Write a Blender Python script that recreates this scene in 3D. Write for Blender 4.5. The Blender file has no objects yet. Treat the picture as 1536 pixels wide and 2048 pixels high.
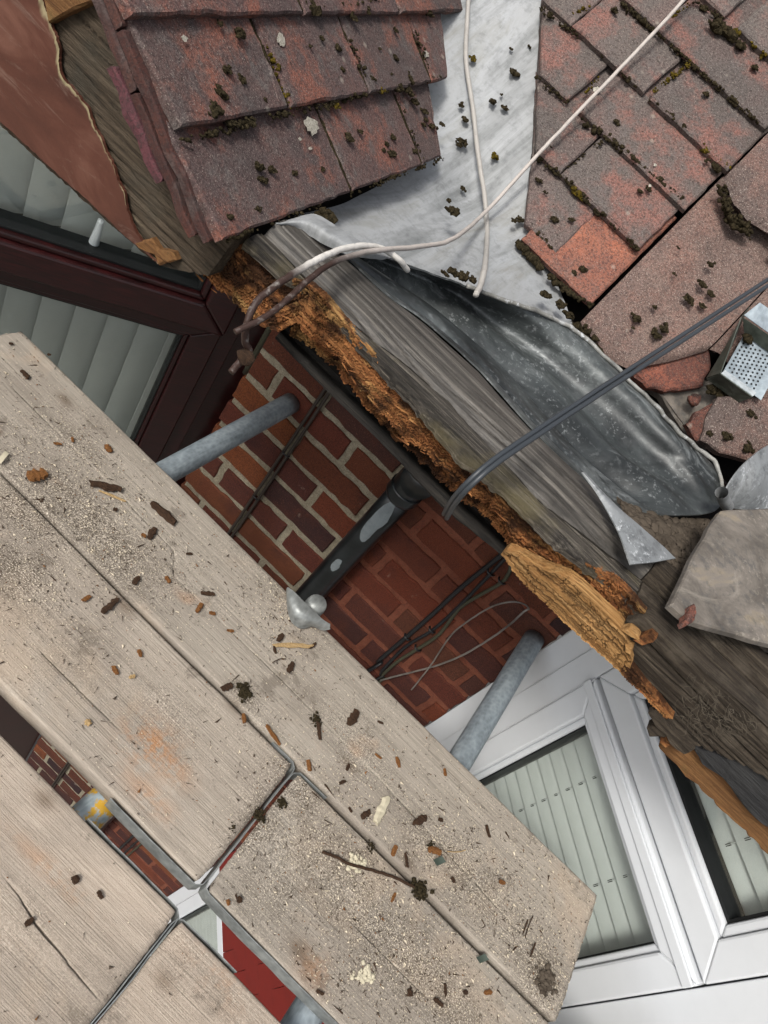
import bpy, bmesh, math, random
import numpy as np
from mathutils import Matrix, Vector
random.seed(7); RNG = np.random.default_rng(7)
SC = bpy.context.scene
COL = SC.collection
R = math.radians

# ------------------------------------------------------------------ camera
# pose recovered from the photograph's vanishing points; metres, board tops at z = 0,
# X along the wall, Y towards the wall
F = 1500.0; CX, CY = 768.0, 1024.0; CAMH = 1.06
_dn = np.array([-352.5 - CX, 2246.5 - CY, F]); _dn /= np.linalg.norm(_dn)
_up = -_dn; _fw = np.array([0, 0, 1.0])
_hd = _fw - _up * (_fw @ _up); _hd /= np.linalg.norm(_hd)
_rt = np.cross(_hd, _up)
_s, _c = math.sin(R(2.5)), math.cos(R(2.5))
M = np.array([_rt * _c - _hd * _s, _hd * _c + _rt * _s, _up])      # camera axes -> world
CAM = np.array([0, 0, CAMH])
cd = bpy.data.cameras.new('camera'); co = bpy.data.objects.new('camera', cd); COL.objects.link(co)
cd.sensor_fit = 'VERTICAL'; cd.sensor_height = 36.0; cd.sensor_width = 27.0
cd.lens = F / 2048 * 36.0; cd.clip_start = 0.02; cd.clip_end = 200
_r = M @ np.array([1, 0, 0]); _u = -(M @ np.array([0, 1, 0])); _b = -(M @ np.array([0, 0, 1]))
co.matrix_world = Matrix(((_r[0], _u[0], _b[0], 0), (_r[1], _u[1], _b[1], 0), (_r[2], _u[2], _b[2], CAMH), (0, 0, 0, 1)))
SC.camera = co

# ------------------------------------------------------------------ world, sun, exposure
SUN_EL, SUN_AZ = 50.0, 200.0           # azimuth clockwise from +Y: behind the photographer, a little left
w = bpy.data.worlds.new('World'); SC.world = w; w.use_nodes = True
nt = w.node_tree; nt.nodes.clear()
sky = nt.nodes.new('ShaderNodeTexSky'); sky.sky_type = 'NISHITA'; sky.sun_disc = False
sky.sun_elevation = R(SUN_EL); sky.sun_rotation = R(SUN_AZ); sky.dust_density = 4.0; sky.ozone_density = 1.0; sky.air_density = 1.0
hs = nt.nodes.new('ShaderNodeHueSaturation'); hs.inputs['Saturation'].default_value = 0.35
bg = nt.nodes.new('ShaderNodeBackground'); bg.inputs['Strength'].default_value = 0.10
wo = nt.nodes.new('ShaderNodeOutputWorld')
nt.links.new(sky.outputs[0], hs.inputs['Color']); nt.links.new(hs.outputs[0], bg.inputs[0]); nt.links.new(bg.outputs[0], wo.inputs[0])
sd = bpy.data.lights.new('sun', 'SUN'); so = bpy.data.objects.new('sun', sd); COL.objects.link(so)
sd.energy = 1.5; sd.angle = R(12); sd.color = (1.0, 0.965, 0.91)
_sv = Vector((math.sin(R(SUN_AZ)) * math.cos(R(SUN_EL)), math.cos(R(SUN_AZ)) * math.cos(R(SUN_EL)), math.sin(R(SUN_EL))))
so.rotation_euler = _sv.to_track_quat('Z', 'Y').to_euler()
vs = SC.view_settings; vs.view_transform = 'Standard'; vs.look = 'None'; vs.gamma = 1.0; vs.use_curve_mapping = False
vs.exposure = 0.95
SC.cycles.max_bounces = 6; SC.cycles.diffuse_bounces = 3; SC.cycles.glossy_bounces = 3; SC.cycles.transparent_max_bounces = 8
SC.cycles.use_denoising = True

# ------------------------------------------------------------------ geometry helpers
def ray(p): return M @ np.array([(p[0] - CX) / F, (p[1] - CY) / F, 1.0])
def onp(p, P0, n):
    d = ray(p); n = np.asarray(n, float); return CAM + d * ((np.asarray(P0, float) - CAM) @ n / (d @ n))
def onz(p, z): return onp(p, (0, 0, z), (0, 0, 1))
def ony(p, y): return onp(p, (0, y, 0), (0, 1, 0))
def zpt(o, s, p): return (o[0] + p[0] / s, o[1] + p[1] / s)
def _hash(ix, iy, iz, seed):
    n = (ix * 374761393 + iy * 668265263 + iz * 2147483647 + seed * 974634777) & 0xFFFFFFFF
    n = ((n ^ (n >> 13)) * 1274126177) & 0xFFFFFFFF
    return ((n ^ (n >> 16)) & 0xFFFF) / 65535.0
def vnoise(p, seed=0):
    p = np.asarray(p, float); i = np.floor(p).astype(np.int64); f = p - i; f = f * f * (3 - 2 * f)
    r = 0
    for dx in (0, 1):
        for dy in (0, 1):
            for dz in (0, 1):
                wgt = (f[..., 0] if dx else 1 - f[..., 0]) * (f[..., 1] if dy else 1 - f[..., 1]) * (f[..., 2] if dz else 1 - f[..., 2])
                r = r + wgt * _hash(i[..., 0] + dx, i[..., 1] + dy, i[..., 2] + dz, seed)
    return r * 2 - 1
def fbm(p, scale=1.0, oct=4, seed=0, gain=0.5):
    p = np.asarray(p, float) * np.asarray(scale, float); a = 1; r = 0; t = 0
    for k in range(oct):
        r = r + a * vnoise(p * (2.03 ** k) + 17.3 * k, seed + k); t += a; a *= gain
    return r / t
def catmull(pts, n):
    pts = np.asarray(pts, float)
    if len(pts) == 2: return np.linspace(pts[0], pts[1], n)
    P = np.vstack([2 * pts[0] - pts[1], pts, 2 * pts[-1] - pts[-2]])
    seg = np.linalg.norm(np.diff(pts, axis=0), axis=1); cum = np.r_[0, np.cumsum(seg)]
    out = []
    for t in np.linspace(0, cum[-1], n):
        k = min(np.searchsorted(cum, t, 'right') - 1, len(pts) - 2); u = (t - cum[k]) / max(seg[k], 1e-9)
        p0, p1, p2, p3 = P[k:k + 4]
        out.append(0.5 * (2 * p1 + (p2 - p0) * u + (2 * p0 - 5 * p1 + 4 * p2 - p3) * u * u + (3 * p1 - p0 - 3 * p2 + p3) * u ** 3))
    return np.array(out)
def linres(pts, n):
    pts = np.asarray(pts, float); seg = np.linalg.norm(np.diff(pts, axis=0), axis=1); cum = np.r_[0, np.cumsum(seg)]
    t = np.linspace(0, cum[-1], n); return np.stack([np.interp(t, cum, pts[:, k]) for k in range(pts.shape[1])], 1)

WORLD = {}
def empty(name, loc, label=None, cat=None, group=None, kind=None):
    o = bpy.data.objects.new(name, None); COL.objects.link(o); o.location = loc; o.empty_display_size = 0.05
    WORLD[o.name] = np.array(loc, float); tag(o, label, cat, group, kind); return o
def tag(o, label=None, cat=None, group=None, kind=None):
    if label: o['label'] = label
    if cat: o['category'] = cat
    if group: o['group'] = group
    if kind: o['kind'] = kind
    return o
def obj(name, V, Fc, mat, parent=None, label=None, cat=None, group=None, kind=None, smooth=True, origin=None, attrs=None):
    V = np.asarray(V, float).reshape(-1, 3)
    if origin is None: origin = np.array([V[:, 0].mean(), V[:, 1].mean(), V[:, 2].min()])
    origin = np.asarray(origin, float)
    me = bpy.data.meshes.new(name)
    me.from_pydata((V - origin).tolist(), [], [list(map(int, f)) for f in Fc])
    if smooth: me.polygons.foreach_set('use_smooth', [True] * len(me.polygons))
    if attrs:
        for k, a in attrs.items():
            at = me.attributes.new(k, 'FLOAT', 'POINT'); a = np.asarray(a, float).ravel(); at.data.foreach_set('value', np.r_[a, np.zeros(max(0, len(V) - len(a)))][:len(V)])
    me.materials.append(mat); me.update()
    return link(name, me, origin, parent, label, cat, group, kind)
def link(name, me, origin, parent=None, label=None, cat=None, group=None, kind=None):
    o = bpy.data.objects.new(name, me); COL.objects.link(o)
    WORLD[o.name] = np.asarray(origin, float)
    o.location = origin - WORLD[parent.name] if parent else origin
    if parent: o.parent = parent
    return tag(o, label, cat, group, kind)
def gridf(nu, nv, closev=False, off=0, flip=False):
    f = []
    for i in range(nu - 1):
        for j in range(nv if closev else nv - 1):
            j2 = (j + 1) % nv
            q = (off + i * nv + j, off + i * nv + j2, off + (i + 1) * nv + j2, off + (i + 1) * nv + j)
            f.append(q[::-1] if flip else q)
    return f
def gnorm(P):
    du = np.gradient(P, axis=0); dv = np.gradient(P, axis=1); n = np.cross(du, dv); return n / np.maximum(np.linalg.norm(n, axis=2, keepdims=True), 1e-9)
def solid(P, t, dirn=None):
    """grid P[nu,nv,3] -> closed sheet, thickness t against its normals (or along -dirn)"""
    nu, nv = P.shape[:2]; N = gnorm(P) if dirn is None else np.asarray(dirn, float) + 0 * P; Q = P - N * (t if np.isscalar(t) else t[..., None])
    V = np.vstack([P.reshape(-1, 3), Q.reshape(-1, 3)]); o = nu * nv
    f = gridf(nu, nv, flip=False) + gridf(nu, nv, off=o, flip=True)
    f = [q[::-1] for q in f]
    ex_ = [V]; cnt = [len(V)]
    def rim(a):
        b = cnt[0]; n_ = len(a); ex_.append(V[a]); ex_.append(V[np.asarray(a) + o]); cnt[0] += 2 * n_
        for k in range(n_ - 1): f.append((b + k, b + k + 1, b + n_ + k + 1, b + n_ + k))
    rim([j for j in range(nv)]); rim([(nu - 1) * nv + j for j in range(nv)][::-1])
    rim([i * nv for i in range(nu)][::-1]); rim([i * nv + nv - 1 for i in range(nu)])
    return np.vstack(ex_), f
def tube(path, rad, seg=10, cap=True):
    path = np.asarray(path, float); n = len(path); rad = np.full(n, rad) if np.isscalar(rad) else np.asarray(rad)
    T = np.gradient(path, axis=0); T /= np.linalg.norm(T, axis=1, keepdims=True)
    a = np.array([0, 0, 1.0]) if abs(T[0][2]) < .9 else np.array([1.0, 0, 0]); V = []
    for k in range(n):
        b = np.cross(T[k], a); b /= np.linalg.norm(b); a = np.cross(b, T[k])
        for j in range(seg):
            th = 2 * math.pi * j / seg; V.append(path[k] + rad[k] * (math.cos(th) * a + math.sin(th) * b))
    f = gridf(n, seg, True)
    if cap: f += [tuple(range(seg))[::-1], tuple((n - 1) * seg + j for j in range(seg))]
    return np.array(V), f
def jag(poly, step, amp, seed=0):
    """subdivide a closed 3D polygon and roughen it"""
    poly = np.asarray(poly, float); out = []; r = np.random.default_rng(seed)
    for a, b in zip(poly, np.roll(poly, -1, 0)):
        k = max(1, int(np.linalg.norm(b - a) / step))
        for i in range(k):
            out.append(a + (b - a) * i / k + (r.normal(size=3) * amp if i else r.normal(size=3) * amp * .4))
    return np.array(out)
def prism(poly, dvec, bevel=0.0):
    """polygon (3D, planar) extruded by dvec; bevelled top rim"""
    poly = np.asarray(poly, float); n = len(poly); dvec = np.asarray(dvec, float); c = poly.mean(0)
    if bevel:
        L = np.linalg.norm(poly - c, axis=1, keepdims=True); inn = poly + (c - poly) / L * bevel
        dn = dvec / np.linalg.norm(dvec) * bevel
        V = np.vstack([inn, poly + dn * .8, poly + dvec]); f = [tuple(range(n))]
        for k in range(2):
            for j in range(n): f.append((k * n + j, (k + 1) * n + j, (k + 1) * n + (j + 1) % n, k * n + (j + 1) % n))
        f.append(tuple(2 * n + j for j in range(n))[::-1])
    else:
        V = np.vstack([poly, poly + dvec]); f = [tuple(range(n)), tuple(n + j for j in range(n))[::-1]]
        for j in range(n): f.append((j, n + j, n + (j + 1) % n, (j + 1) % n))
    nrm = np.cross(poly[1] - poly[0], poly[2] - poly[1])
    tot = np.zeros(3)
    for j in range(n): tot += np.cross(poly[j] - c, poly[(j + 1) % n] - c)
    if tot @ dvec > 0: f = [q[::-1] for q in f]
    return V, f
def bbox8(a, b, fr=None):
    """box between corners a,b in frame fr=(origin, ex, ey, ez)"""
    V = np.array([[x, y, z] for x in (a[0], b[0]) for y in (a[1], b[1]) for z in (a[2], b[2])], float)
    f = [(0, 1, 3, 2), (4, 6, 7, 5), (0, 4, 5, 1), (2, 3, 7, 6), (0, 2, 6, 4), (1, 5, 7, 3)]
    if fr is not None: V = fr[0] + V[:, :1] * fr[1] + V[:, 1:2] * fr[2] + V[:, 2:] * fr[3]
    return V, f
def bevelled(V, f, off, seg=1):
    bm = bmesh.new(); vs_ = [bm.verts.new(v) for v in V]
    for q in f: bm.faces.new([vs_[i] for i in q])
    bmesh.ops.recalc_face_normals(bm, faces=bm.faces)
    bmesh.ops.bevel(bm, geom=list(bm.edges), offset=off, segments=seg, affect='EDGES', profile=.5)
    V2 = np.array([v.co[:] for v in bm.verts]); bm.verts.index_update(); F2 = [[v.index for v in fc.verts] for fc in bm.faces]; bm.free()
    return V2, F2
def join(parts):
    V = []; f = []; o = 0
    for v, q in parts:
        V.append(np.asarray(v)); f += [tuple(i + o for i in k) for k in q]; o += len(v)
    return np.vstack(V), f
_ico = None
def blob(c, r, seed, flat=1.0, rough=.35, sub=2):
    global _ico
    if _ico is None:
        _ico = {}
        for s in (1, 2, 3):
            bm = bmesh.new(); bmesh.ops.create_icosphere(bm, subdivisions=s, radius=1)
            _ico[s] = (np.array([v.co[:] for v in bm.verts]), [[v.index for v in q.verts] for q in bm.faces]); bm.free()
    V, f = _ico[sub]
    d = 1 + rough * fbm(V, 2.2, 2, seed)
    return np.asarray(c) + V * d[:, None] * r * np.array([1, 1, flat]), f

# ------------------------------------------------------------------ materials
def lin(h):
    h = h.lstrip('#'); v = [int(h[i:i + 2], 16) / 255 for i in (0, 2, 4)]
    return tuple((x / 12.92 if x <= .04045 else ((x + .055) / 1.055) ** 2.4) for x in v) + (1,)
class G:
    def __init__(s, name, rnd=False):
        s.m = bpy.data.materials.new(name); s.m.use_nodes = True; s.t = s.m.node_tree; s.t.nodes.clear()
        s.out = s.n('OutputMaterial'); s.b = s.n('BsdfPrincipled'); s.l(s.b.outputs[0], s.out.inputs[0])
        s.tc = s.n('TexCoord').outputs['Object']; s.oi = s.n('ObjectInfo').outputs['Random']
        if rnd:
            v = s.n('VectorMath'); v.operation = 'ADD'; s.l(s.tc, v.inputs[0])
            q = s.n('VectorMath'); q.operation = 'SCALE'; q.inputs[0].default_value = (91.7, 57.3, 33.1); s.l(s.oi, q.inputs['Scale'])
            s.l(q.outputs[0], v.inputs[1]); s.tc = v.outputs[0]
    def n(s, t): return s.t.nodes.new('ShaderNode' + t)
    def l(s, a, b): s.t.links.new(a, b)
    def set(s, sock, v):
        if hasattr(v, 'is_linked') or isinstance(v, bpy.types.NodeSocket): s.l(v, sock)
        else: sock.default_value = v
    def map(s, scale, rot=(0, 0, 0), vec=None):
        m = s.n('Mapping'); m.inputs['Scale'].default_value = scale; m.inputs['Rotation'].default_value = rot; s.l(vec or s.tc, m.inputs['Vector']); return m.outputs[0]
    def noise(s, scale, detail=4, rough=.6, vec=None, dist=0.0):
        n = s.n('TexNoise'); n.inputs['Scale'].default_value = scale; n.inputs['Detail'].default_value = detail
        n.inputs['Roughness'].default_value = rough; n.inputs['Distortion'].default_value = dist; s.l(vec or s.tc, n.inputs['Vector']); return n.outputs['Fac']
    def vor(s, scale, vec=None, feat='F1', out='Distance', rnd=1.0):
        n = s.n('TexVoronoi'); n.feature = feat; n.inputs['Scale'].default_value = scale; n.inputs['Randomness'].default_value = rnd; s.l(vec or s.tc, n.inputs['Vector']); return n.outputs[out]
    def ramp(s, f, stops, interp='LINEAR'):
        r = s.n('ValToRGB'); s.l(f, r.inputs[0]); e = r.color_ramp; e.interpolation = interp
        while len(e.elements) < len(stops): e.elements.new(.5)
        for k, (p, c) in enumerate(stops):
            e.elements[k].position = p; e.elements[k].color = lin(c) if isinstance(c, str) else (c, c, c, 1)
        return r.outputs[0]
    def mix(s, f, a, b, mode='MIX'):
        m = s.n('MixRGB'); m.blend_type = mode; s.set(m.inputs[0], f)
        for k, v in ((1, a), (2, b)): s.set(m.inputs[k], lin(v) if isinstance(v, str) else v)
        return m.outputs[0]
    def math(s, op, a, b=0.0, clamp=False):
        m = s.n('Math'); m.operation = op; m.use_clamp = clamp; s.set(m.inputs[0], a); s.set(m.inputs[1], b); return m.outputs[0]
    def attr(s, name): a = s.n('Attribute'); a.attribute_name = name; return a.outputs['Fac']
    def sep(s, vec, k): x = s.n('SeparateXYZ'); s.l(vec, x.inputs[0]); return x.outputs[k]
    def bump(s, h, strength=.5, dist=.002, nrm=None):
        b = s.n('Bump'); b.inputs['Strength'].default_value = strength; b.inputs['Distance'].default_value = dist; s.l(h, b.inputs['Height'])
        if nrm: s.l(nrm, b.inputs['Normal'])
        return b.outputs[0]
    def done(s, col, rough=.8, nrm=None, metal=0.0, spec=.3, coat=0.0):
        s.set(s.b.inputs['Base Color'], lin(col) if isinstance(col, str) else col); s.set(s.b.inputs['Roughness'], rough)
        s.set(s.b.inputs['Metallic'], metal); s.b.inputs['Specular IOR Level'].default_value = spec; s.b.inputs['Coat Weight'].default_value = coat
        if nrm: s.l(nrm, s.b.inputs['Normal'])
        return s.m

def mat_board():
    g = G('weathered_board', True)
    ring = g.noise(3, 5, .6, g.map((.55, 30, 2)), 1.6)
    gr = g.noise(6, 6, .7, g.map((.8, 80, 30)), .3)
    fine = g.noise(40, 3, .6, g.map((1.0, 40, 20)))
    big = g.noise(2.6, 5, .62, dist=.8); grit = g.noise(330, 2, .8); dirt = g.attr('dirt')
    c = g.ramp(ring, [(.28, '#7f776d'), (.40, '#9b9388'), (.47, '#878076'), (.54, '#a59d91'), (.62, '#948c82'), (.74, '#a49b8f')])
    c = g.mix(g.math('MULTIPLY', g.attr('tone'), .5), c, '#b8a593'); c = g.mix(g.math('MULTIPLY', g.math('SUBTRACT', 1.0, g.attr('tone')), .3), c, '#857f75')
    c = g.mix(g.ramp(gr, [(.34, .5), (.45, 0.0)]), c, '#756a5d')
    c = g.mix(g.ramp(fine, [(.5, 0.0), (.72, .45)]), c, '#c6baab')
    c = g.mix(g.ramp(big, [(.46, 0.0), (.6, .5)]), c, '#7f766c')
    c = g.mix(g.ramp(g.noise(6, 4, .6, dist=.5), [(.54, 0.0), (.66, .45)]), c, '#ac9a86')
    c = g.mix(g.ramp(g.noise(13, 5, .75), [(.58, 0.0), (.64, .5)]), c, '#5f564c')
    c = g.mix(g.ramp(g.noise(4.1, 3, .6), [(.69, 0.0), (.74, .5)]), c, '#a87d58')
    c = g.mix(g.math('MULTIPLY', g.attr('ochre'), g.ramp(g.noise(30, 5, .75), [(.42, 0.0), (.55, .85)])), c, '#a5754c')
    c = g.mix(g.math('MULTIPLY', g.attr('knot'), .75), c, '#574534')
    dm = g.math('MULTIPLY', dirt, g.ramp(g.noise(16, 6, .75), [(.38, .15), (.6, 1.0)]))
    c = g.mix(g.math('MULTIPLY', dm, .8), c, '#544b41')
    dens = g.math('ADD', g.math('MULTIPLY', dirt, .8), g.ramp(g.noise(7, 4, .65), [(.5, .0), (.75, .45)]), True)
    c = g.mix(g.math('MULTIPLY', g.ramp(grit, [(.5, 0.0), (.56, .9)]), dens), c, '#473e34')
    c = g.mix(g.math('MULTIPLY', g.ramp(g.noise(430, 2, .8), [(.55, 0.0), (.61, 1.0)]), dens), c, '#d9cdbb')
    h = g.math('ADD', g.math('ADD', g.math('MULTIPLY', ring, 1.0), g.math('MULTIPLY', gr, 1.0)), g.math('MULTIPLY', grit, .6))
    return g.done(c, .93, g.bump(h, .8, .002), spec=.12)
def mat_brick():
    g = G('facing_brick', True)
    base = g.ramp(g.oi, [(0, '#5d2a19'), (.2, '#2d1d20'), (.35, '#64301c'), (.5, '#261b1e'), (.62, '#6c3b1f'), (.78, '#372220'), (.9, '#5a2e1a'), (1, '#47261b')])
    n = g.noise(14, 4, .6); f = g.noise(420, 3, .7)
    c = g.mix(g.ramp(n, [(.48, 0.0), (.7, .5)]), base, '#552a1b')
    c = g.mix(g.ramp(g.noise(8, 3), [(.55, 0.0), (.75, .6)]), c, '#2a1719')
    c = g.mix(g.ramp(f, [(.46, 0.0), (.6, .6)]), c, '#1b0e0f')
    c = g.mix(g.ramp(g.noise(500, 2, .7), [(.6, 0.0), (.7, .4)]), c, '#8a5a40')
    c = g.mix(g.ramp(g.noise(25, 5, .75), [(.66, 0.0), (.78, .35)]), c, '#a89a8c')
    h = g.math('ADD', f, g.math('MULTIPLY', g.noise(90, 3), 1.2))
    return g.done(c, .85, g.bump(h, .7, .0022), spec=.25)
def mat_mortar(name, a, b):
    g = G(name); n = g.noise(40, 5, .7); f = g.noise(350, 3, .7)
    c = g.mix(g.ramp(n, [(.35, 0.0), (.7, 1.0)]), a, b); c = g.mix(g.ramp(f, [(.45, 0.0), (.65, .5)]), c, '#3d352c')
    return g.done(c, .95, g.bump(g.math('ADD', n, f), .9, .004), spec=.1)
def mat_tile(name, stops, orange, amt, grey=.5, spk=.45, gcol='#5b5552'):
    g = G(name, True)
    n = g.noise(16, 5, .65, dist=.6); f = g.noise(260, 3, .7); s = g.noise(620, 2, .7)
    c = g.ramp(n, stops); c = g.mix(g.math('MULTIPLY', g.oi, .6), c, '#46413f')
    c = g.mix(g.ramp(g.noise(9, 5, .7), [(.5, 0.0), (.62, amt)]), c, orange)
    c = g.mix(g.ramp(g.noise(22, 4, .7), [(.52, 0.0), (.66, grey)]), c, gcol)
    c = g.mix(g.ramp(f, [(.48, 0.0), (.58, .6)]), c, '#352b2a')
    c = g.mix(g.ramp(s, [(.58, 0.0), (.68, spk)]), c, '#ab9f94')
    v = g.vor(55); c = g.mix(g.ramp(v, [(.05, .85), (.11, 0.0)]), c, '#2c2520')
    c = g.mix(g.ramp(g.vor(19), [(.04, .4), (.10, 0.0)]), c, '#9d9589')
    h = g.math('ADD', f, g.math('MULTIPLY', s, .6))
    return g.done(c, .88, g.bump(h, .7, .0022), spec=.2)
def mat_lead(name, stops, met=.35, rough=.5, streak=(1, 1, 1), white='#c9ccce', wamt=.6, bmp=.15, fm=.6):
    g = G(name); n = g.noise(9, 6, .68, g.map(streak), .8); f = g.noise(60, 4, .7); sp = g.noise(130, 3, .75)
    c = g.ramp(n, stops)
    c = g.mix(g.ramp(f, [(.5, 0.0), (.68, fm)]), c, '#3a3c3d')
    c = g.mix(g.ramp(g.noise(5, 6, .75, g.map(streak), 1.5), [(.56, 0.0), (.66, .5)]), c, white)
    c = g.mix(g.math('MULTIPLY', g.ramp(sp, [(.56, 0.0), (.64, wamt)]), g.ramp(g.noise(12, 3), [(.42, .1), (.6, 1.0)])), c, white)
    r = g.math('ADD', g.math('MULTIPLY', f, .3), rough - .15)
    return g.done(c, r, g.bump(g.math('ADD', g.math('MULTIPLY', n, 1.5), g.math('ADD', f, g.math('MULTIPLY', sp, .4))), bmp, .003), metal=met, spec=.5)
def mat_grain(name, stops, fib=(2, 90, 90), crack='#1a120a', camt=.8, rough=.85, bs=.9, bd=.003, extra=None, axis=None):
    g = G(name); v = g.map(fib)
    a = g.noise(4, 5, .65, v, .4); b = g.noise(14, 4, .7, v); big = g.noise(12, 4, .6)
    c = g.ramp(a, stops)
    c = g.mix(g.ramp(b, [(.30, camt), (.46, 0.0)]), c, crack)
    c = g.mix(g.math('MULTIPLY', g.attr('stain'), .85), c, '#141210')
    if extra: c = g.mix(g.ramp(big, [(.5, 0.0), (.68, extra[1])]), c, extra[0])
    c = g.mix(g.ramp(g.noise(300, 3, .7), [(.55, 0.0), (.75, .4)]), c, crack)
    return g.done(c, rough, g.bump(g.math('ADD', a, g.math('MULTIPLY', b, 1.2)), bs, bd), spec=.25)
def mat_rot(name, stops, dk=.9):
    g = G(name); v = g.map((3, 80, 80))
    a = g.noise(4, 5, .65, v, .3); big = g.noise(16, 5, .65); fine = g.noise(180, 4, .7, g.map((.35, 1.4, 1.4)))
    c = g.ramp(a, stops)
    c = g.mix(g.ramp(big, [(.44, dk), (.54, 0.0)]), c, '#241409')
    c = g.mix(g.ramp(g.noise(22, 5, .7, g.map((.5, 1.5, 1.5))), [(.56, 0.0), (.66, .8)]), c, '#b08a56')
    c = g.mix(g.ramp(g.noise(30, 4, .6), [(.54, 0.0), (.7, .5)]), c, '#a07144')
    c = g.mix(g.ramp(fine, [(.34, .5), (.45, 0.0)]), c, '#3a1f0d')
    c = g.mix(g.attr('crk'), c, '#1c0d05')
    return g.done(c, .85, g.bump(g.math('ADD', a, g.math('MULTIPLY', fine, .7)), .9, .004), spec=.2)
def mat_galv(name, stops, paint=None):
    g = G(name); n = g.noise(30, 5, .7, g.map((1, .25, 1)), .5); v = g.vor(110); f = g.noise(200, 3)
    c = g.ramp(n, stops); c = g.mix(.22, c, v, 'OVERLAY')
    if paint: c = g.mix(g.ramp(g.noise(28, 5, .7), [(.50, 0.0), (.55, .95)]), c, paint)
    return g.done(c, g.math('ADD', g.math('MULTIPLY', n, .3), .32), g.bump(g.math('ADD', n, f), .25, .001), metal=.35, spec=.5)
def mat_plain(name, col, rough=.5, spec=.4, dirt=None, metal=0.0, bump=.1, damt=.4, coat=0.0):
    g = G(name); n = g.noise(18, 5, .65); c = lin(col)
    c = g.mix(g.ramp(n, [(.45, 0.0), (.75, damt)]), c, dirt or '#5a5650')
    return g.done(c, rough, g.bump(g.noise(160, 3), bump, .001), metal, spec, coat)
def mat_glass():
    m = bpy.data.materials.new('window_glass'); m.use_nodes = True; t = m.node_tree; t.nodes.clear()
    o = t.nodes.new('ShaderNodeOutputMaterial'); tr = t.nodes.new('ShaderNodeBsdfTransparent'); tr.inputs[0].default_value = (.955, .968, .962, 1)
    gl = t.nodes.new('ShaderNodeBsdfGlossy'); gl.inputs['Roughness'].default_value = .015; gl.inputs[0].default_value = (.95, 1, .98, 1)
    fr = t.nodes.new('ShaderNodeFresnel'); fr.inputs[0].default_value = 1.55
    mu = t.nodes.new('ShaderNodeMath'); mu.operation = 'MULTIPLY'; mu.inputs[1].default_value = 2.2; mu.use_clamp = True
    ge = t.nodes.new('ShaderNodeNewGeometry'); sb = t.nodes.new('ShaderNodeMath'); sb.operation = 'SUBTRACT'; sb.inputs[0].default_value = 1.0
    t.links.new(ge.outputs['Backfacing'], sb.inputs[1]); m2 = t.nodes.new('ShaderNodeMath'); m2.operation = 'MULTIPLY'
    mx = t.nodes.new('ShaderNodeMixShader'); t.links.new(fr.outputs[0], mu.inputs[0]); t.links.new(mu.outputs[0], m2.inputs[0]); t.links.new(sb.outputs[0], m2.inputs[1]); t.links.new(m2.outputs[0], mx.inputs[0])
    t.links.new(tr.outputs[0], mx.inputs[1]); t.links.new(gl.outputs[0], mx.inputs[2]); t.links.new(mx.outputs[0], o.inputs[0]); return m

MT = {}
MT['board'] = mat_board()
MT['brick'] = mat_brick()
MT['mortar'] = mat_mortar('grey_mortar', '#7b7363', '#9f9683')
MT['mortar_red'] = mat_mortar('red_painted_mortar', '#6a3c2f', '#7f4e3d')
MT['tileL'] = mat_tile('bay_roof_tile', [(.25, '#3d3736'), (.45, '#564543'), (.6, '#624843'), (.8, '#484040')], '#85503f', .65, .8)
MT['tileM'] = mat_tile('main_roof_tile', [(.25, '#514c49'), (.45, '#635b56'), (.62, '#6a5a55'), (.8, '#5b5550')], '#90594c', .5, .75, .55)
MT['tileO'] = mat_tile('fresh_orange_tile', [(.25, '#5d4037'), (.5, '#8a5645'), (.8, '#99654f')], '#a2644c', .6, .45)
MT['tileR'] = mat_tile('sanded_concrete_tile', [(.25, '#5b4c46'), (.5, '#6f5a52'), (.8, '#7c685e')], '#7f594d', .35, .3, .85)
MT['cloak'] = mat_tile('undercloak', [(.25, '#2f2322'), (.5, '#452c28'), (.8, '#3a2e2a')], '#5d382e', .5, .5, .05)
MT['purple'] = mat_tile('purple_slip', [(.25, '#3f2a2e'), (.5, '#5a3338'), (.8, '#4b3336')], '#6a383a', .5, .3, .05)
MT['broken'] = mat_tile('broken_clay', [(.25, '#3c2722'), (.5, '#6d4033'), (.8, '#5d3a31')], '#8d5341', .6, .85, .3, '#17110f')
MT['lead_valley'] = mat_lead('valley_lead', [(.28, '#5d6060'), (.42, '#7a7c7c'), (.54, '#929495'), (.64, '#858684'), (.78, '#746e66')], .05, .62, (1.6, .3, .4), '#9b9ea0', .2, .15, .28)
MT['lead'] = mat_lead('gutter_lead', [(.30, '#17191a'), (.42, '#2a2d2d'), (.54, '#414545'), (.68, '#666a69')], .25, .42, (.5, 1.1, 1.1), '#a2a6a6', .35)
MT['lead_lip'] = mat_lead('oxidised_lip', [(.28, '#4b4a45'), (.45, '#6e6d68'), (.6, '#8b8a85'), (.75, '#7a6a55')], .05, .6)
MT['lead_pale'] = mat_lead('flap_lead', [(.25, '#686b6d'), (.5, '#7e8182'), (.8, '#8e8f8e')], .15, .55)
MT['rot'] = mat_rot('rotten_wood', [(.25, '#55331a'), (.45, '#855330'), (.6, '#a06e42'), (.8, '#bb8c5a')])
MT['blonde'] = mat_rot('split_fresh_wood', [(.25, '#7a5630'), (.45, '#9c7446'), (.6, '#b08a5a'), (.8, '#bf9c6e')], .25)
MT['grey_wood'] = mat_grain('silvered_timber', [(.3, '#1d1a17'), (.42, '#3a3631'), (.54, '#5a544c'), (.68, '#857e73')], (1.3, 80, 80), '#12100e', .9, .62, 1.0, .003, ('#857a58', .4))
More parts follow.
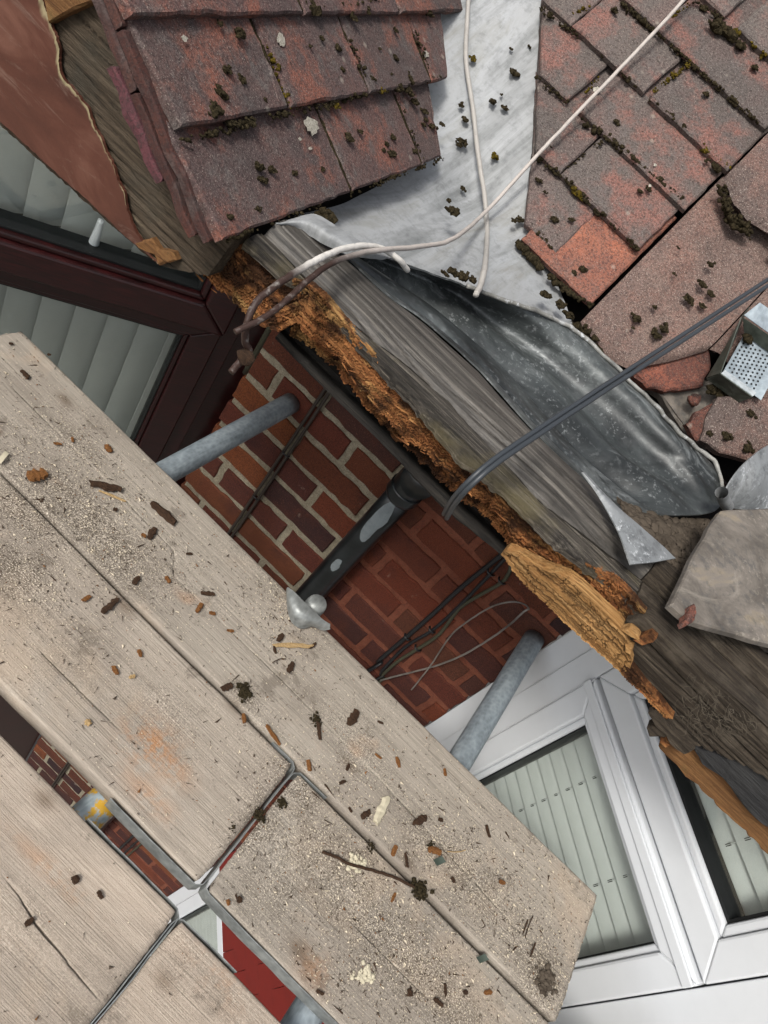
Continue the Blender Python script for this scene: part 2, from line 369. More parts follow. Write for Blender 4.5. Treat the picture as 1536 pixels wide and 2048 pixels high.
MT['silver_roll'] = mat_grain('silvery_roll', [(.3, '#25221f'), (.43, '#3b3834'), (.55, '#4e4a45'), (.7, '#6b665f')], (.5, 40, 40), '#131110', .55, .38, .45, .0015, ('#35322e', .6))
MT['dark_wood'] = mat_grain('dark_weathered_timber', [(.25, '#241e18'), (.45, '#3b332a'), (.6, '#4f463b'), (.8, '#6e6456')], (1.8, 60, 60), '#15100b', .7, .9, 1.0, .004, ('#7b7163', .55))
MT['gable_wood'] = mat_grain('bare_gable_timber', [(.25, '#2e271f'), (.45, '#463c30'), (.6, '#584d40'), (.8, '#746955')], (2, 34, 34), '#14100b', .7, .9, 1.0, .004, ('#3b3a33', .6))
MT['orange_wood'] = mat_grain('bare_orange_timber', [(.25, '#47301b'), (.45, '#644528'), (.6, '#785735'), (.8, '#5c4a32')], (1.5, 55, 55), '#3a2410', .6, .85, .8, .002, ('#6b6a42', .45))
MT['char'] = mat_grain('black_bitumen_timber', [(.25, '#1c1c1d'), (.45, '#2b2b2c'), (.6, '#3a3a3a'), (.8, '#4c4b49')], (2, 30, 30), '#0a0a0a', .6, .8, .9, .004)
MT['soffit'] = mat_grain('dark_soffit_timber', [(.25, '#131210'), (.45, '#1d1b19'), (.6, '#2b2824'), (.8, '#403a34')], (1.5, 50, 50), '#0b0908', .6, .8, .8, .002)
MT['felt'] = mat_plain('grey_felt', '#67676a', .95, .1, '#2c2b29', bump=.8, damt=.9)
MT['dirt'] = mat_plain('gutter_dirt', '#4f473e', 1.0, .05, '#231e19', bump=1.0, damt=.9)
MT['underlay'] = mat_plain('dark_underlay', '#171513', .95, .1, '#0c0b0a', bump=.5)
def mat_brown():
    g = G('brown_paint'); n = g.noise(7, 5, .65, g.map((.7, 2, 2)), .5); f = g.noise(120, 3)
    c = g.ramp(n, [(.3, '#3a2019'), (.5, '#4e2e24'), (.7, '#67463a')])
    c = g.mix(g.ramp(g.noise(20, 6, .75, g.map((.35, 1.5, 1.5)), 1.0), [(.54, 0.0), (.66, .5)]), c, '#7c685d')
    c = g.mix(g.attr('peel'), c, '#8a7f63')
    return g.done(c, .42, g.bump(g.math('ADD', n, g.math('MULTIPLY', f, .25)), .35, .003), spec=.4)
MT['brown'] = mat_brown()
MT['galv'] = mat_galv('galvanised_tube', [(.3, '#6a747a'), (.5, '#8a949a'), (.7, '#a3adb2')])
MT['galv_y'] = mat_galv('yellow_flecked_tube', [(.3, '#8a979c'), (.5, '#a9b4b8'), (.7, '#c3cccf')], '#cfa126')
MT['tray_dark'] = mat_galv('dull_zinc', [(.3, '#33382f'), (.5, '#454a42'), (.7, '#5a5f57')])
MT['band'] = mat_galv('hoop_iron', [(.3, '#6a6d6c'), (.5, '#838684'), (.7, '#9b9d9a')])
MT['steel'] = mat_galv('zinc_clip', [(.3, '#a5acae'), (.5, '#bfc5c7'), (.7, '#d3d8d9')])
MT['upvc'] = mat_plain('white_upvc', '#c6c9cc', .28, .5, '#b9bcbf', bump=.03, damt=.3)
MT['gasket'] = mat_plain('black_gasket', '#101213', .5, .3, '#1a1c1c')
def mat_mahog():
    g = G('mahogany_foil'); a = g.noise(5, 5, .65, g.map((4, 4, 70), vec=None), .3); b = g.noise(6, 4, .6)
    c = g.ramp(a, [(.3, '#120607'), (.5, '#230b0c'), (.7, '#331112')]); c = g.mix(g.ramp(b, [(.5, 0.0), (.75, .4)]), c, '#120809')
    return g.done(c, .33, g.bump(a, .25, .0008), spec=.45)
MT['mahog'] = mat_mahog()
MT['blind'] = mat_plain('sage_blind', '#b6bab6', .6, .3, '#a8ada8', damt=.3)
MT['cord'] = mat_plain('blind_slot', '#2b2f2c', .7, .2, '#1b1d1c')
MT['glass'] = mat_glass()
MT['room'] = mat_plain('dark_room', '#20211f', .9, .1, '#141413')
MT['pipe'] = mat_plain('black_pipe', '#0d1113', .28, .5, '#33383b', bump=.15, damt=.35)
MT['pipe_worn'] = mat_plain('worn_grey_paint', '#6c7376', .6, .3, '#43494c', bump=.6, damt=.8)
MT['cable_blk'] = mat_plain('black_cable', '#17181a', .4, .4, '#2b2d2f')
MT['cable_gry'] = mat_plain('slate_cable', '#33373b', .42, .4, '#24272a')
MT['cable_brn'] = mat_plain('brown_cable', '#2e2722', .45, .4, '#453b33')
MT['cable_olv'] = mat_plain('olive_cable', '#3c3b2e', .5, .3, '#2a2a22')
MT['wire'] = mat_plain('stripped_wire', '#7b7670', .4, .5, '#2d2724', .2, .6, .9)
def mat_whitecable(name, col, dirt):
    g = G(name); c = lin(col); n = g.noise(45, 5, .7)
    c = g.mix(g.ramp(n, [(.5, 0.0), (.72, .5)]), c, dirt)
    c = g.mix(g.math('MULTIPLY', g.attr('rust'), g.ramp(g.noise(120, 3), [(.25, .7), (.45, 1.0)])), c, '#33231d')
    return g.done(c, .55, g.bump(g.noise(220, 3), .5, .0015), spec=.35)
MT['cable_wht'] = mat_whitecable('white_cable', '#c5c1ba', '#8f8983')
MT['cable_pnk'] = mat_whitecable('pinkish_white_cable', '#aaa29b', '#7f756f')
MT['cable_dgr'] = mat_whitecable('dusty_grey_cable', '#9c9892', '#6d6a66')
def mat_moss(name, stops):
    g = G(name, True); n = g.noise(300, 3, .7); c = g.ramp(n, stops)
    return g.done(c, 1.0, g.bump(g.noise(700, 3, .7), 1.0, .003), spec=.05)
MT['moss'] = mat_moss('dark_moss', [(.3, '#1d1a13'), (.5, '#332d20'), (.68, '#4a4130'), (.8, '#6b6047')])
MT['moss_g'] = mat_moss('golden_moss', [(.3, '#2a2410'), (.5, '#4d421a'), (.7, '#7b6724'), (.82, '#93803a')])
MT['lichen'] = mat_moss('pale_lichen', [(.3, '#8d877b'), (.6, '#b5afa2'), (.8, '#c9c4b8')])
MT['chip_o'] = mat_grain('orange_chip', [(.25, '#5c3b1e'), (.5, '#86582f'), (.8, '#a47a4b')], (30, 200, 200), '#3a2210', .6)
MT['chip_b'] = mat_grain('brown_chip', [(.25, '#2a1f17'), (.5, '#453122'), (.8, '#684d37')], (30, 200, 200), '#150d08', .6)
MT['chip_y'] = mat_grain('straw_chip', [(.25, '#a58455'), (.5, '#c8a878'), (.8, '#dcc498')], (30, 200, 200), '#6a4a26', .5)
MT['chip_w'] = mat_plain('cream_flake', '#b3ab95', .8, .2, '#8a806c', bump=.8)
MT['grit_l'] = mat_plain('pale_grit', '#c8bca6', .9, .1, '#a8987e')
MT['grit_d'] = mat_plain('dark_grit', '#4a4037', .95, .1, '#30291f')
MT['leaf'] = mat_plain('green_scrap', '#3d463e', .6, .3, '#323a33')
MT['slab'] = mat_lead('grey_slab', [(.28, '#38332f'), (.42, '#544e47'), (.56, '#6e675f'), (.7, '#857862')], .0, .85, (1, 1, 1), '#968e82', .5)
MT['slabedge'] = mat_plain('crusty_edge', '#4a433c', .95, .1, '#8f877b', bump=1.0, damt=.8)
MT['red_tile'] = mat_plain('red_gloss_paint', '#641712', .3, .5, '#4a100d', bump=.2)
MT['ground'] = mat_plain('paving', '#6b6862', .95, .1, '#4a4844', bump=.6)
MT['cobweb'] = mat_plain('dusty_cobweb', '#5f584e', .95, .05, '#453f37')

# ================================================================== SETTING
GZ = -4.2
def sheet(name, x0, x1, y0, y1, z, mat):
    return obj(name, [(x0, y0, z), (x1, y0, z), (x1, y1, z), (x0, y1, z)], [(0, 1, 2, 3)], mat, kind='structure', smooth=False)
sheet('ground', -60, 60, -60, 60, GZ, MT['ground'])
YW = 1.29; XL = -0.517; XR = 0.42
YF = 0.65                                   # face of the eaves timbers
PIM = R(40); NM = np.array([0, -math.sin(PIM), math.cos(PIM)]); PMR = CAM + ray((1250, 380)) * 1.25
EM = np.array([1.0, 0, 0]); SM = np.array([0, math.cos(PIM), math.sin(PIM)])       # along eaves, up the slope
def mroof(x, d, h=0.0): return np.array([x, PMR[1], PMR[2]]) + SM * (d - (PMR[1] - 1.2) / math.cos(PIM)) + NM * h
def onm(p, h=0.0): return onp(p, PMR + NM * h, NM)
def xd(p): q = onp(p, PMR, NM); return q[0], (q[1] - 1.2) / math.cos(PIM)
PA = onz((445, 478), .61); AZ = R(92.8); PIL = R(35)
EL = np.array([math.cos(AZ), math.sin(AZ), 0]); NL = np.cross(EL, [0, 0, 1]) * math.sin(PIL) + np.array([0, 0, math.cos(PIL)])
SL = -np.cross(EL, NL)                                                             # up the left slope
def onl(p, h=0.0): return onp(p, PA + NL * h, NL)
# roof decks that carry the tiles (dark boarding under them)
def deck(name, P, t):
    V, f = solid(np.asarray(P, float), t); return obj(name, V, f, MT['underlay'], kind='structure', smooth=False)
deck('roof_deck', [[mroof(x, d, -.095) for d in (.02, 1.6)] for x in (-1.3, 1.5)][::-1], .02)
deck('bay_roof_deck', [[PA + EL * e + SL * s - NL * .055 for s in (.01, 1.0)] for e in (.06, .40)], .02)
deck('gutter_deck', [[(x, y, z) for y, z in ((.76, .485), (1.24, .50))] for x in (-.55, 1.5)][::-1], .02)

# ================================================================== SCAFFOLD
STAIN = [(onz(p, 0)[:2], sx, sy, a_) for p, sx, sy, a_ in (((60, 1020), .10, .05, 1.), ((200, 1060), .13, .05, 1.), ((150, 880), .1, .04, .5), ((40, 1150), .08, .05, .9), ((230, 1130), .07, .04, .8), ((490, 1385), .03, .02, .9), ((560, 1180), .12, .03, .5), ((700, 1480), .1, .04, .45), ((1080, 1950), .05, .05, 1.), ((950, 1780), .14, .05, .7), ((860, 1690), .08, .04, .7), ((680, 1760), .14, .06, .8), ((600, 1580), .06, .04, .8), ((800, 1900), .16, .06, .8), ((560, 1760), .06, .08, .6), ((900, 2000), .1, .05, .8), ((520, 1650), .04, .05, .8), ((130, 1320), .12, .04, .35), ((300, 1400), .12, .06, .3), ((150, 1950), .1, .05, .25), ((420, 1980), .1, .04, .3))]
OCHRE = [(onz(p, 0)[:2], sx, sy, a_) for p, sx, sy, a_ in (((305, 1490), .045, .03, 1.), ((335, 1520), .04, .02, .8), ((100, 1740), .06, .01, .5), ((440, 1960), .05, .02, .4), ((630, 1935), .03, .02, .5), ((300, 1590), .05, .015, .5))]
KNOT = [(onz(p, 0)[:2], sx, sy, a_) for p, sx, sy, a_ in (((250, 1210), .016, .009, .9), ((700, 1530), .014, .008, .8), ((470, 1010 + 400), .012, .008, .8), ((90, 1600), .015, .009, .8), ((600, 1900), .016, .009, .9), ((820, 1730), .012, .007, .7), ((130, 800), .014, .008, .8), ((330, 1960), .013, .008, .8))]
def dirt_at(V, STAIN=STAIN):
    d = np.zeros(len(V))
    for c_, sx, sy, a_ in STAIN: d = np.maximum(d, a_ * np.exp(-((V[:, 0] - c_[0]) / sx) ** 2 - ((V[:, 1] - c_[1]) / sy) ** 2))
    return d
def board(x0, x1, y0, y1, label, cracks=(), seed=0, skew=0.0, ends=(.004, .004)):
    tone = {11: .15, 23: .45, 31: .05, 43: .95, 57: 1.0}[seed]
    nu = int((x1 - x0) / .009) + 2; X = np.linspace(x0, x1, nu); T = .038
    base = np.r_[y0, y0 + .0012, np.linspace(y0 + .004, y1 - .004, 40), y1 - .0012, y1]; lines = []; kinds = []
    edge = .0016 * fbm(np.c_[X * 9, X * 0, X * 0 + seed], 1, 3, seed) + .0025 * fbm(np.c_[X * 1.5, X * 0, X * 0 + seed], 1, 2, seed + 5)
    edge2 = .0016 * fbm(np.c_[X * 9, X * 0 + 9, X * 0 + seed], 1, 3, seed) + .0025 * fbm(np.c_[X * 1.5, X * 0 + 5, X * 0 + seed], 1, 2, seed + 6)
    rows = [np.full(nu, y) for y in base]; dep = [np.zeros(nu) for _ in base]
    for cr in cracks:
        cr = np.array(sorted(cr)); yc = np.interp(X, cr[:, 0], cr[:, 1]) + .0007 * fbm(np.c_[X * 60, X * 0, X * 0], 1, 3, seed + 3)
        wdt = .0019 * np.clip(np.minimum(X - cr[0, 0], cr[-1, 0] - X) / .06, 0, 1) * (.6 + .6 * np.abs(fbm(np.c_[X * 7, X * 0, X * 0], 1, 2, seed + 8)))
        act = (X > cr[0, 0]) & (X < cr[-1, 0])
        for k, o in enumerate((-1, 0, 1)):
            rows.append(yc + o * np.maximum(wdt, .0004)); dep.append(np.where(act, (-.014 if o == 0 else 0.0), 0.0) * (wdt > .0003))
    rows = np.array(rows).T; dep = np.array(dep).T
    idx = np.argsort(rows, axis=1); rows = np.take_along_axis(rows, idx, 1); dep = np.take_along_axis(dep, idx, 1)
    nv = rows.shape[1]
    tt = (rows - y0) / (y1 - y0)
    rows = rows + edge[:, None] * (1 - tt) + edge2[:, None] * tt
    Z = .0012 * fbm(np.stack([X[:, None] * 3 + 0 * rows, rows * 45, 0 * rows + seed], -1), 1, 3, seed) + .0016 * fbm(np.stack([X[:, None] * 5 + 0 * rows, rows * 9, 0 * rows + seed], -1), 1, 2, seed + 2)
    Z = Z + dep
    ez = np.minimum(np.minimum(tt, 1 - tt) * (y1 - y0), np.minimum(X[:, None] - x0, x1 - X[:, None]))
    Z = Z - .0025 * np.clip(1 - ez / .003, 0, 1) ** 2
    top = np.stack([np.repeat(X[:, None], nv, 1), rows, Z - .0015], -1)
    for e, side in ((0, x0), (1, x1)):       # worn, slightly rounded ends
        k = 0 if e == 0 else -1
        rr = ends[e]
        top[k, :, 0] += (1 if e == 0 else -1) * (rr * (np.abs(tt[k] - .5) * 2) ** 8 + .002 * np.abs(fbm(np.stack([tt[k] * 30, tt[k] * 0, tt[k] * 0 + seed], -1), 1, 2, seed)))
    bl = top[:, -1].copy(); bl[:, 2] = -T + .004; b2 = bl.copy(); b2[:, 1] -= .004; b2[:, 2] = -T
    br = top[:, 0].copy(); br[:, 2] = -T + .004; b1 = br.copy(); b1[:, 1] += .004; b1[:, 2] = -T
    P = np.concatenate([top, bl[:, None], b2[:, None], b1[:, None], br[:, None]], 1); n = P.shape[1]
    if skew:
        c = np.array([x0, y0]); q = P[..., :2] - c; P[..., 0] = c[0] + q[..., 0] * math.cos(skew) - q[..., 1] * math.sin(skew); P[..., 1] = c[1] + q[..., 0] * math.sin(skew) + q[..., 1] * math.cos(skew)
    V = P.reshape(-1, 3); f = [q[::-1] for q in gridf(nu, n, True)] + [tuple(range(n)), tuple((nu - 1) * n + j for j in range(n))[::-1]]
    return obj('scaffold_board', V, f, MT['board'], attrs={'dirt': dirt_at(V), 'ochre': dirt_at(V, OCHRE), 'knot': dirt_at(V, KNOT) ** .7, 'tone': np.full(len(V), tone)}, label=label, cat='board', group='timber boards of the scaffold platform')
def pz0(*pts): return [tuple(onz(p, 0)[:2]) for p in pts]
crA = pz0((23, 770), (150, 898), (312, 1062), (348, 1100))
crA2 = pz0((348, 1152), (426, 1227), (539, 1336), (661, 1459), (719, 1518), (821, 1620), (880, 1686), (1005, 1823))
crA3 = pz0((1020, 1843), (1050, 1870), (1100, 1925), (1165, 1990))
crA4 = pz0((60, 690), (160, 800), (300, 935))
crB = pz0((70, 1290), (170, 1390), (250, 1470)); crB2 = pz0((435, 1545), (490, 1600), (520, 1632))
crC = pz0((700, 1840), (790, 1930), (860, 2000)); crD = pz0((0, 1745), (40, 1795), (75, 1850), (120, 1905), (165, 1960), (208, 2012))
bA = board(-.752, .697, .6165, .842, 'long weathered scaffold board nearest the brick wall, split along its middle', [crA + crA2 + crA3], 11, ends=(.016, .003))
bB = board(-1.7, .136, .391, .609, 'weathered board left of the butt joint, with an orange-brown stain near its end', [crB, crB2], 23, ends=(.004, .004))
bC = board(.1475, 1.5, .393, .605, 'weathered board right of the butt joint, carrying a long twig and crumbs of mortar', [crC], 31, ends=(.004, .004))
bD = board(-1.7, .139, .122, .346, 'pale board in the lower left with a long dark split', [crD], 43, ends=(.004, .004))
bE = board(.1455, 1.4, .118, .342, 'pale ridged board at the bottom edge of the picture', [], 57, ends=(.004, .004))
def band(path, parent, seed):
    path = linres(path, 60); wob = .002 * fbm(np.c_[np.arange(60) * .13, np.zeros(60), np.zeros(60)], 1, 2, seed)
    T = np.gradient(path, axis=0); T /= np.linalg.norm(T, axis=1, keepdims=True); N = np.c_[T[:, 1], -T[:, 0]]
    path = path + N * (wob[:, None] + .0035)
    zz = np.array([-.002, -.0335]); top = .0025 * fbm(np.c_[np.arange(60) * .2, np.zeros(60), np.ones(60)], 1, 2, seed + 1)
    P = np.stack([np.c_[path, zz[0] + .4 * top - .001], np.c_[path, zz[1] + top]], 1)
    V, f = solid(P, .0014); return obj('hoop_iron_band', V, f, MT['band'], parent, smooth=False)
def endband(b, x, y0, y1, lenlo, lenhi, s, seed):
    """hoop iron round a board end; s=+1: end at larger x"""
    band([(x - s * lenlo, y0), (x - s * .006, y0), (x - s * .001, y0 + .003), (x, y0 + .008), (x, y1 - .008), (x - s * .001, y1 - .003), (x - s * .006, y1), (x - s * lenhi, y1)][::int(s)], b, seed)
endband(bB, .137, .391, .609, .165, .05, 1, 3); endband(bC, .1465, .393, .605, .26, .06, -1, 5)
endband(bD, .140, .122, .346, .05, .17, 1, 7); endband(bE, .1445, .118, .342, .05, .10, -1, 9)

def scaffold_tube(x0, y0, x1, y1, mat, label, z=-.0622):
    ax = np.array([x1 - x0, y1 - y0, 0.0]); path = linres([(x0, y0, z), (x1, y1, z)], 40)
    V, f = tube(path, .0241, 28, cap=False); Vi, fi = tube(path, .0205, 28, cap=False)
    n = len(V); F2 = f + [tuple(i + n for i in q[::-1]) for q in fi]
    for k in (0, 39):
        for j in range(28):
            a, b = k * 28 + j, k * 28 + (j + 1) % 28; q = (a, b, b + n, a + n); F2.append(q if k else q[::-1])
    return obj('scaffold_tube', np.vstack([V, Vi]), F2, mat, label=label, cat='tube', group='galvanised transom tubes under the boards')
scaffold_tube(-.425, .02, -.382, 1.285, MT['galv'], 'grey scaffold tube poking past the board edge in front of the mahogany window')
scaffold_tube(.364, .02, .387, 1.285, MT['galv'], 'grey scaffold tube crossing in front of the white window jamb')
scaffold_tube(-.045, .02, -.018, .868, MT['galv_y'], 'scaffold tube flecked with yellow paint, seen in the gap between boards')
# winged board clip at the wall-side edge
clip = empty('board_clip', onz((615, 1230), 0), 'winged zinc board clip with a round bolt head on the wall-side board edge', 'clip')
zc = lambda p, z: onz(zpt((450, 900), 2.56, p), z)
rt_ = catmull([zc(p, z) for p, z in (((326, 702), .022), ((352, 728), .03), ((392, 772), .032), ((440, 815), .032), ((485, 860), .03), ((532, 893), .02))], 24)
rm_ = catmull([zc(p, z) for p, z in (((323, 712), .018), ((338, 775), .030), ((370, 830), .034), ((420, 855), .034), ((470, 880), .028), ((533, 903), .017))], 24)
rb_ = catmull([zc(p, z) for p, z in (((322, 720), .014), ((326, 800), .012), ((345, 875), .006), ((392, 908), .004), ((448, 895), .006), ((500, 917), .010), ((536, 912), .013))], 24)
Pc = np.stack([rt_, (rt_ + rm_) / 2 + [0, 0, .001], rm_, (rm_ + rb_) / 2, rb_], 1); V, f = solid(Pc, .003)
obj('wing_plate', V, f, MT['band'], clip)
c0 = zc((465, 795), -.004); pth = linres([c0 + [0, .004, -.03], c0 + [0, .0, .0], c0 + [0, -.002, .012]], 8); V, f = tube(pth, np.array([.0195] * 6 + [.0188, .016]), 24)
obj('bolt_head', V, f, MT['band'], clip)

# ================================================================== BRICK WALL BETWEEN THE BAYS
wall = empty('brick_wall', (-.05, YW, GZ), 'red-brown brick wall between the two bay windows, pointing grey on the left and painted red on the right', 'wall')
BP, CP, ZC = .232, .088, -.016
def brick_variants(n, L, H, D):
    out = []
    for k in range(n):
        r = np.random.default_rng(100 + k); e = .0022
        m = 4; 
        # front face outline with rough arrises, then back
        pts = jag([(-L / 2, 0, -H / 2), (L / 2, 0, -H / 2), (L / 2, 0, H / 2), (-L / 2, 0, H / 2)], .020, .0015, 100 + k); pts[:, 1] = 0
        V, f = prism(pts, (0, D, 0), .003)
        me = bpy.data.meshes.new('brick'); me.from_pydata(V.tolist(), [], [list(q) for q in f]); me.materials.append(MT['brick']); out.append(me)
    return out
FULL = brick_variants(8, BP - .0185, CP - .0205, .05)
def cutbrick(xa, xb, z, k):
    L = xb - xa; pts = jag([(-L / 2, 0, -(CP - .0205) / 2), (L / 2, 0, -(CP - .0205) / 2), (L / 2, 0, (CP - .0205) / 2), (-L / 2, 0, (CP - .0205) / 2)], .020, .0015, k); pts[:, 1] = 0
    V, f = prism(pts, (0, .05, 0), .003); me = bpy.data.meshes.new('brick'); me.from_pydata(V.tolist(), [], [list(q) for q in f]); me.materials.append(MT['brick']); return me
kk = 0
for c in range(-6, 46):
    zc_ = ZC - CP * (c + .5)
    if zc_ < GZ + .05: break
    off = -.44 if c % 2 == 0 else -.324
    edges = [XL] + [off + BP * i for i in range(-2, 6) if XL + .02 < off + BP * i < XR - .02] + [XR]
    for xa, xb in zip(edges[:-1], edges[1:]):
        kk += 1; xa2, xb2 = xa + (.0092 if xa > XL else 0), xb - (.0092 if xb < XR else 0)
        whole = abs((xb - xa) - BP) < .004; me = FULL[kk * 7 % 8] if whole else cutbrick(xa2, xb2, zc_, kk)
        o = link('brick', me, np.array([(xa + xb) / 2 if whole else (xa2 + xb2) / 2, YW + random.uniform(-.0015, .002), zc_ + random.uniform(-.0012, .0012)]), wall)
        o.rotation_euler = (random.uniform(-.006, .006), random.uniform(-.006, .006), random.uniform(-.006, .006))
def mortar(x0, x1, mat, dy, sd_):
    nx = int((x1 - x0) / .012) + 2; nz = 380; X = np.linspace(x0, x1, nx); Z = np.linspace(GZ, .5, nz); XX, ZZ = np.meshgrid(X, Z, indexing='ij')
    YY = YW + dy + .0022 * fbm(np.stack([XX * 60, ZZ * 60, XX * 0], -1), 1, 3, sd_); P = np.stack([XX, YY, ZZ], -1)
    V, f = solid(P, .03); f = [q[::-1] for q in f]; return obj('mortar', V, f, mat, wall)
mo = mortar(XL + .006, -.035, MT['mortar'], .0055, 3); mo['label'] = 'grey mortar joints'
mo = mortar(-.035, XR - .004, MT['mortar_red'], .0055, 4); mo['label'] = 'mortar joints painted red'

# ================================================================== BAY CHEEK WINDOWS
def frame_fn(ox, ex, en):
    O = np.array([ox, YW, 0]); ex = np.array(ex, float) / math.sqrt(2); en = np.array(en, float) / math.sqrt(2)
    return O, ex, en
FRR = frame_fn(XR, (1, -1, 0), (-1, -1, 0)); FRL = frame_fn(XL, (-1, -1, 0), (1, -1, 0))
def cp(fr, s, z, n): return fr[0] + fr[1] * s + fr[2] * n + np.array([0, 0, z])
def member(fr, poly, n0, n1, name, mat, parent, bev=.003, **k):
    P = np.array([cp(fr, s, z, n1) for s, z in poly]); V, f = prism(P, fr[2] * (n0 - n1), 0)
    V, f = bevelled(V, f, bev, 2); return obj(name, V, f, mat, parent, smooth=False, **k)
def ring(fr, s0, s1, z0, z1, w_, n0, n1, name, mat, parent, bev=.003, ws=None):
    """four mitred members round an opening; ws = widths (left, right, bottom, top)"""
    a, b, c, d = ws or (w_,) * 4
    member(fr, [(s0, z0), (s0 + a, z0 + c), (s0 + a, z1 - d), (s0, z1)], n0, n1, name, mat, parent, bev)
    member(fr, [(s1, z0), (s1, z1), (s1 - b, z1 - d), (s1 - b, z0 + c)], n0, n1, name, mat, parent, bev)
    member(fr, [(s0, z0), (s1, z0), (s1 - b, z0 + c), (s0 + a, z0 + c)], n0, n1, name, mat, parent, bev)
    member(fr, [(s0, z1), (s0 + a, z1 - d), (s1 - b, z1 - d), (s1, z1)], n0, n1, name, mat, parent, bev)
def pane(fr, s0, s1, z0, z1, n, parent):
    V, f = bbox8((s0, z0, n - .004), (s1, z1, n), (fr[0], fr[1], np.array([0, 0, 1.0]), fr[2])); return obj('glass_pane', V, f, MT['glass'], parent, smooth=False)
def boxp(fr, a, b, name, mat, parent, bev=.002, **k):
    V, f = bbox8(a, b, (fr[0], fr[1], np.array([0, 0, 1.0]), fr[2]))
    if bev: V, f = bevelled(V, f, bev, 2)
    return obj(name, V, f, mat, parent, smooth=False, **k)
HEADZ = .50; SILLZ = -.98
wr = empty('white_window', cp(FRR, .35, SILLZ, 0), 'white plastic casement window with a fanlight, on the angled side of the right bay', 'window')
boxp(FRR, (.002, SILLZ, -.14), (.063, HEADZ, .004), 'jamb_panel', MT['upvc'], wr)
boxp(FRR, (.0645, SILLZ, -.07), (.1225, HEADZ, .010), 'outer_frame', MT['upvc'], wr)
boxp(FRR, (.669, SILLZ, -.07), (.735, HEADZ, .006), 'corner_post', MT['upvc'], wr)
ring(FRR, .1235, .666, SILLZ + .03, .058, .058, -.05, .018, 'casement_rail', MT['upvc'], wr, .005)
pn = pane(FRR, .19, .60, SILLZ + .09, -.008, -.016, wr)
ring(FRR, .181, .6085, SILLZ + .0875, .0005, .014, -.045, .008, 'glazing_bead', MT['upvc'], pn, .004)
ring(FRR, .1945, .595, SILLZ + .101, -.0135, .004, -.045, .001, 'gasket', MT['gasket'], pn, .0008)
boxp(FRR, (.1235, .0585, -.03), (.666, .0655, -.008), 'drip_gap', MT['gasket'], wr, .001)
boxp(FRR, (.1235, .030, .0181), (.666, .052, .0235), 'drip_moulding', MT['upvc'], wr, .002)
ring(FRR, .1235, .666, .066, HEADZ, .05, -.06, .012, 'fanlight_frame', MT['upvc'], wr, .004, ws=(.062, .058, .058, .05))
pn = pane(FRR, .2, .594, .13, HEADZ - .06, -.022, wr)
ring(FRR, .1855, .608, .124, HEADZ - .05, .018, -.055, .004, 'glazing_bead', MT['upvc'], pn, .005)
ring(FRR, .2035, .590, .142, HEADZ - .068, .006, -.05, -.004, 'gasket', MT['gasket'], pn, .0008)
boxp(FRR, (.0, SILLZ - .03, -.07), (.76, SILLZ + .03, .05), 'sill', MT['upvc'], wr, .006)
def venetian(fr, s0, s1, z0, z1, n, pitch, ztop_ref, cords, label, tilt=.012):
    b = empty('venetian_blind', cp(fr, (s0 + s1) / 2, z0, n), label, 'blind', None)
    k = 0; z = ztop_ref
    while z > z0:
        if z < z1:
            P = np.array([[cp(fr, s, z + pitch * .50 * (v - .5) * 2 , n - .010 * (v - .5) * 2 + .004 * (1 - (2 * v - 1) ** 2)) for v in (0, .25, .5, .75, 1)] for s in np.linspace(s0, s1, 3)])
            P += np.random.default_rng(int(9000 + z * 777)).normal(0, .0004, (1, 1, 3))
            V, f = solid(P, .0014); sl0 = obj('slat', V, f, MT['blind'], b)
            for sc_ in cords: boxp(fr, (sc_ - .0022, z - .010, n + .0035), (sc_ + .0022, z + .004, n + .0062), 'cord_slot', MT['cord'], sl0, 0)
        z -= pitch
    for sc_ in cords: boxp(fr, (sc_ - .0007, z0, n + .0062), (sc_ + .0007, z1, n + .0074), 'ladder_cord', MT['blind'], b, 0)
    return b
venetian(FRR, .15, .64, SILLZ + .08, .02, -.06, .0415, .0369, (.282, .474), 'pale green venetian blind behind the large pane of the white window')
venetian(FRR, .15, .64, .13, HEADZ - .03, -.065, .0415, .41, (.282, .474), 'pale green venetian blind behind the fanlight of the white window')
# red hung tiles under the first-floor sill and the ground-floor window below
ap = empty('hung_tile_apron', cp(FRR, .36, -2.11, 0), 'glossy red painted hung tiles under the white window, seen through the gap between boards', 'tile hanging')
boxp(FRR, (.0, -2.11, -.08), (.74, SILLZ - .035, -.022), 'backing', MT['red_tile'], ap, 0)
for r_ in range(10):
    z0 = -2.105 + .107 * r_
    for c_ in range(6):
        sa = (-.085 if r_ % 2 else 0) + .165 * c_; sb = min(sa + .163, .74); sa = max(sa, .0)
        if sb - sa < .03: continue
        P = np.array([[cp(FRR, s, z0, .004 + .002 * random.random()), cp(FRR, s, z0 + .125, -.012)] for s in (sa, sb)]); V, f = solid(P[::-1], .011)
        obj('hung_tile', V, f, MT['red_tile'], ap, smooth=False)
wg = empty('ground_floor_window', cp(FRR, .35, -3.3, 0), 'white ground-floor window glimpsed through the gap between boards', 'window')
boxp(FRR, (.002, -3.3, -.07), (.063, -2.112, .004), 'jamb_panel', MT['upvc'], wg)
boxp(FRR, (.669, -3.3, -.07), (.735, -2.112, .006), 'corner_post', MT['upvc'], wg)
ring(FRR, .0645, .666, -3.3, -2.112, .06, -.06, .012, 'frame_rail', MT['upvc'], wg, .005)
ring(FRR, .1245, .606, -3.24, -2.172, .006, -.05, .003, 'gasket', MT['gasket'], wg, .001)
pane(FRR, .125, .605, -3.24, -2.175, -.016, wg)
venetian(FRR, .11, .62, -3.26, -2.15, -.055, .0415, -2.17, (), 'pale venetian blind behind the ground-floor window')
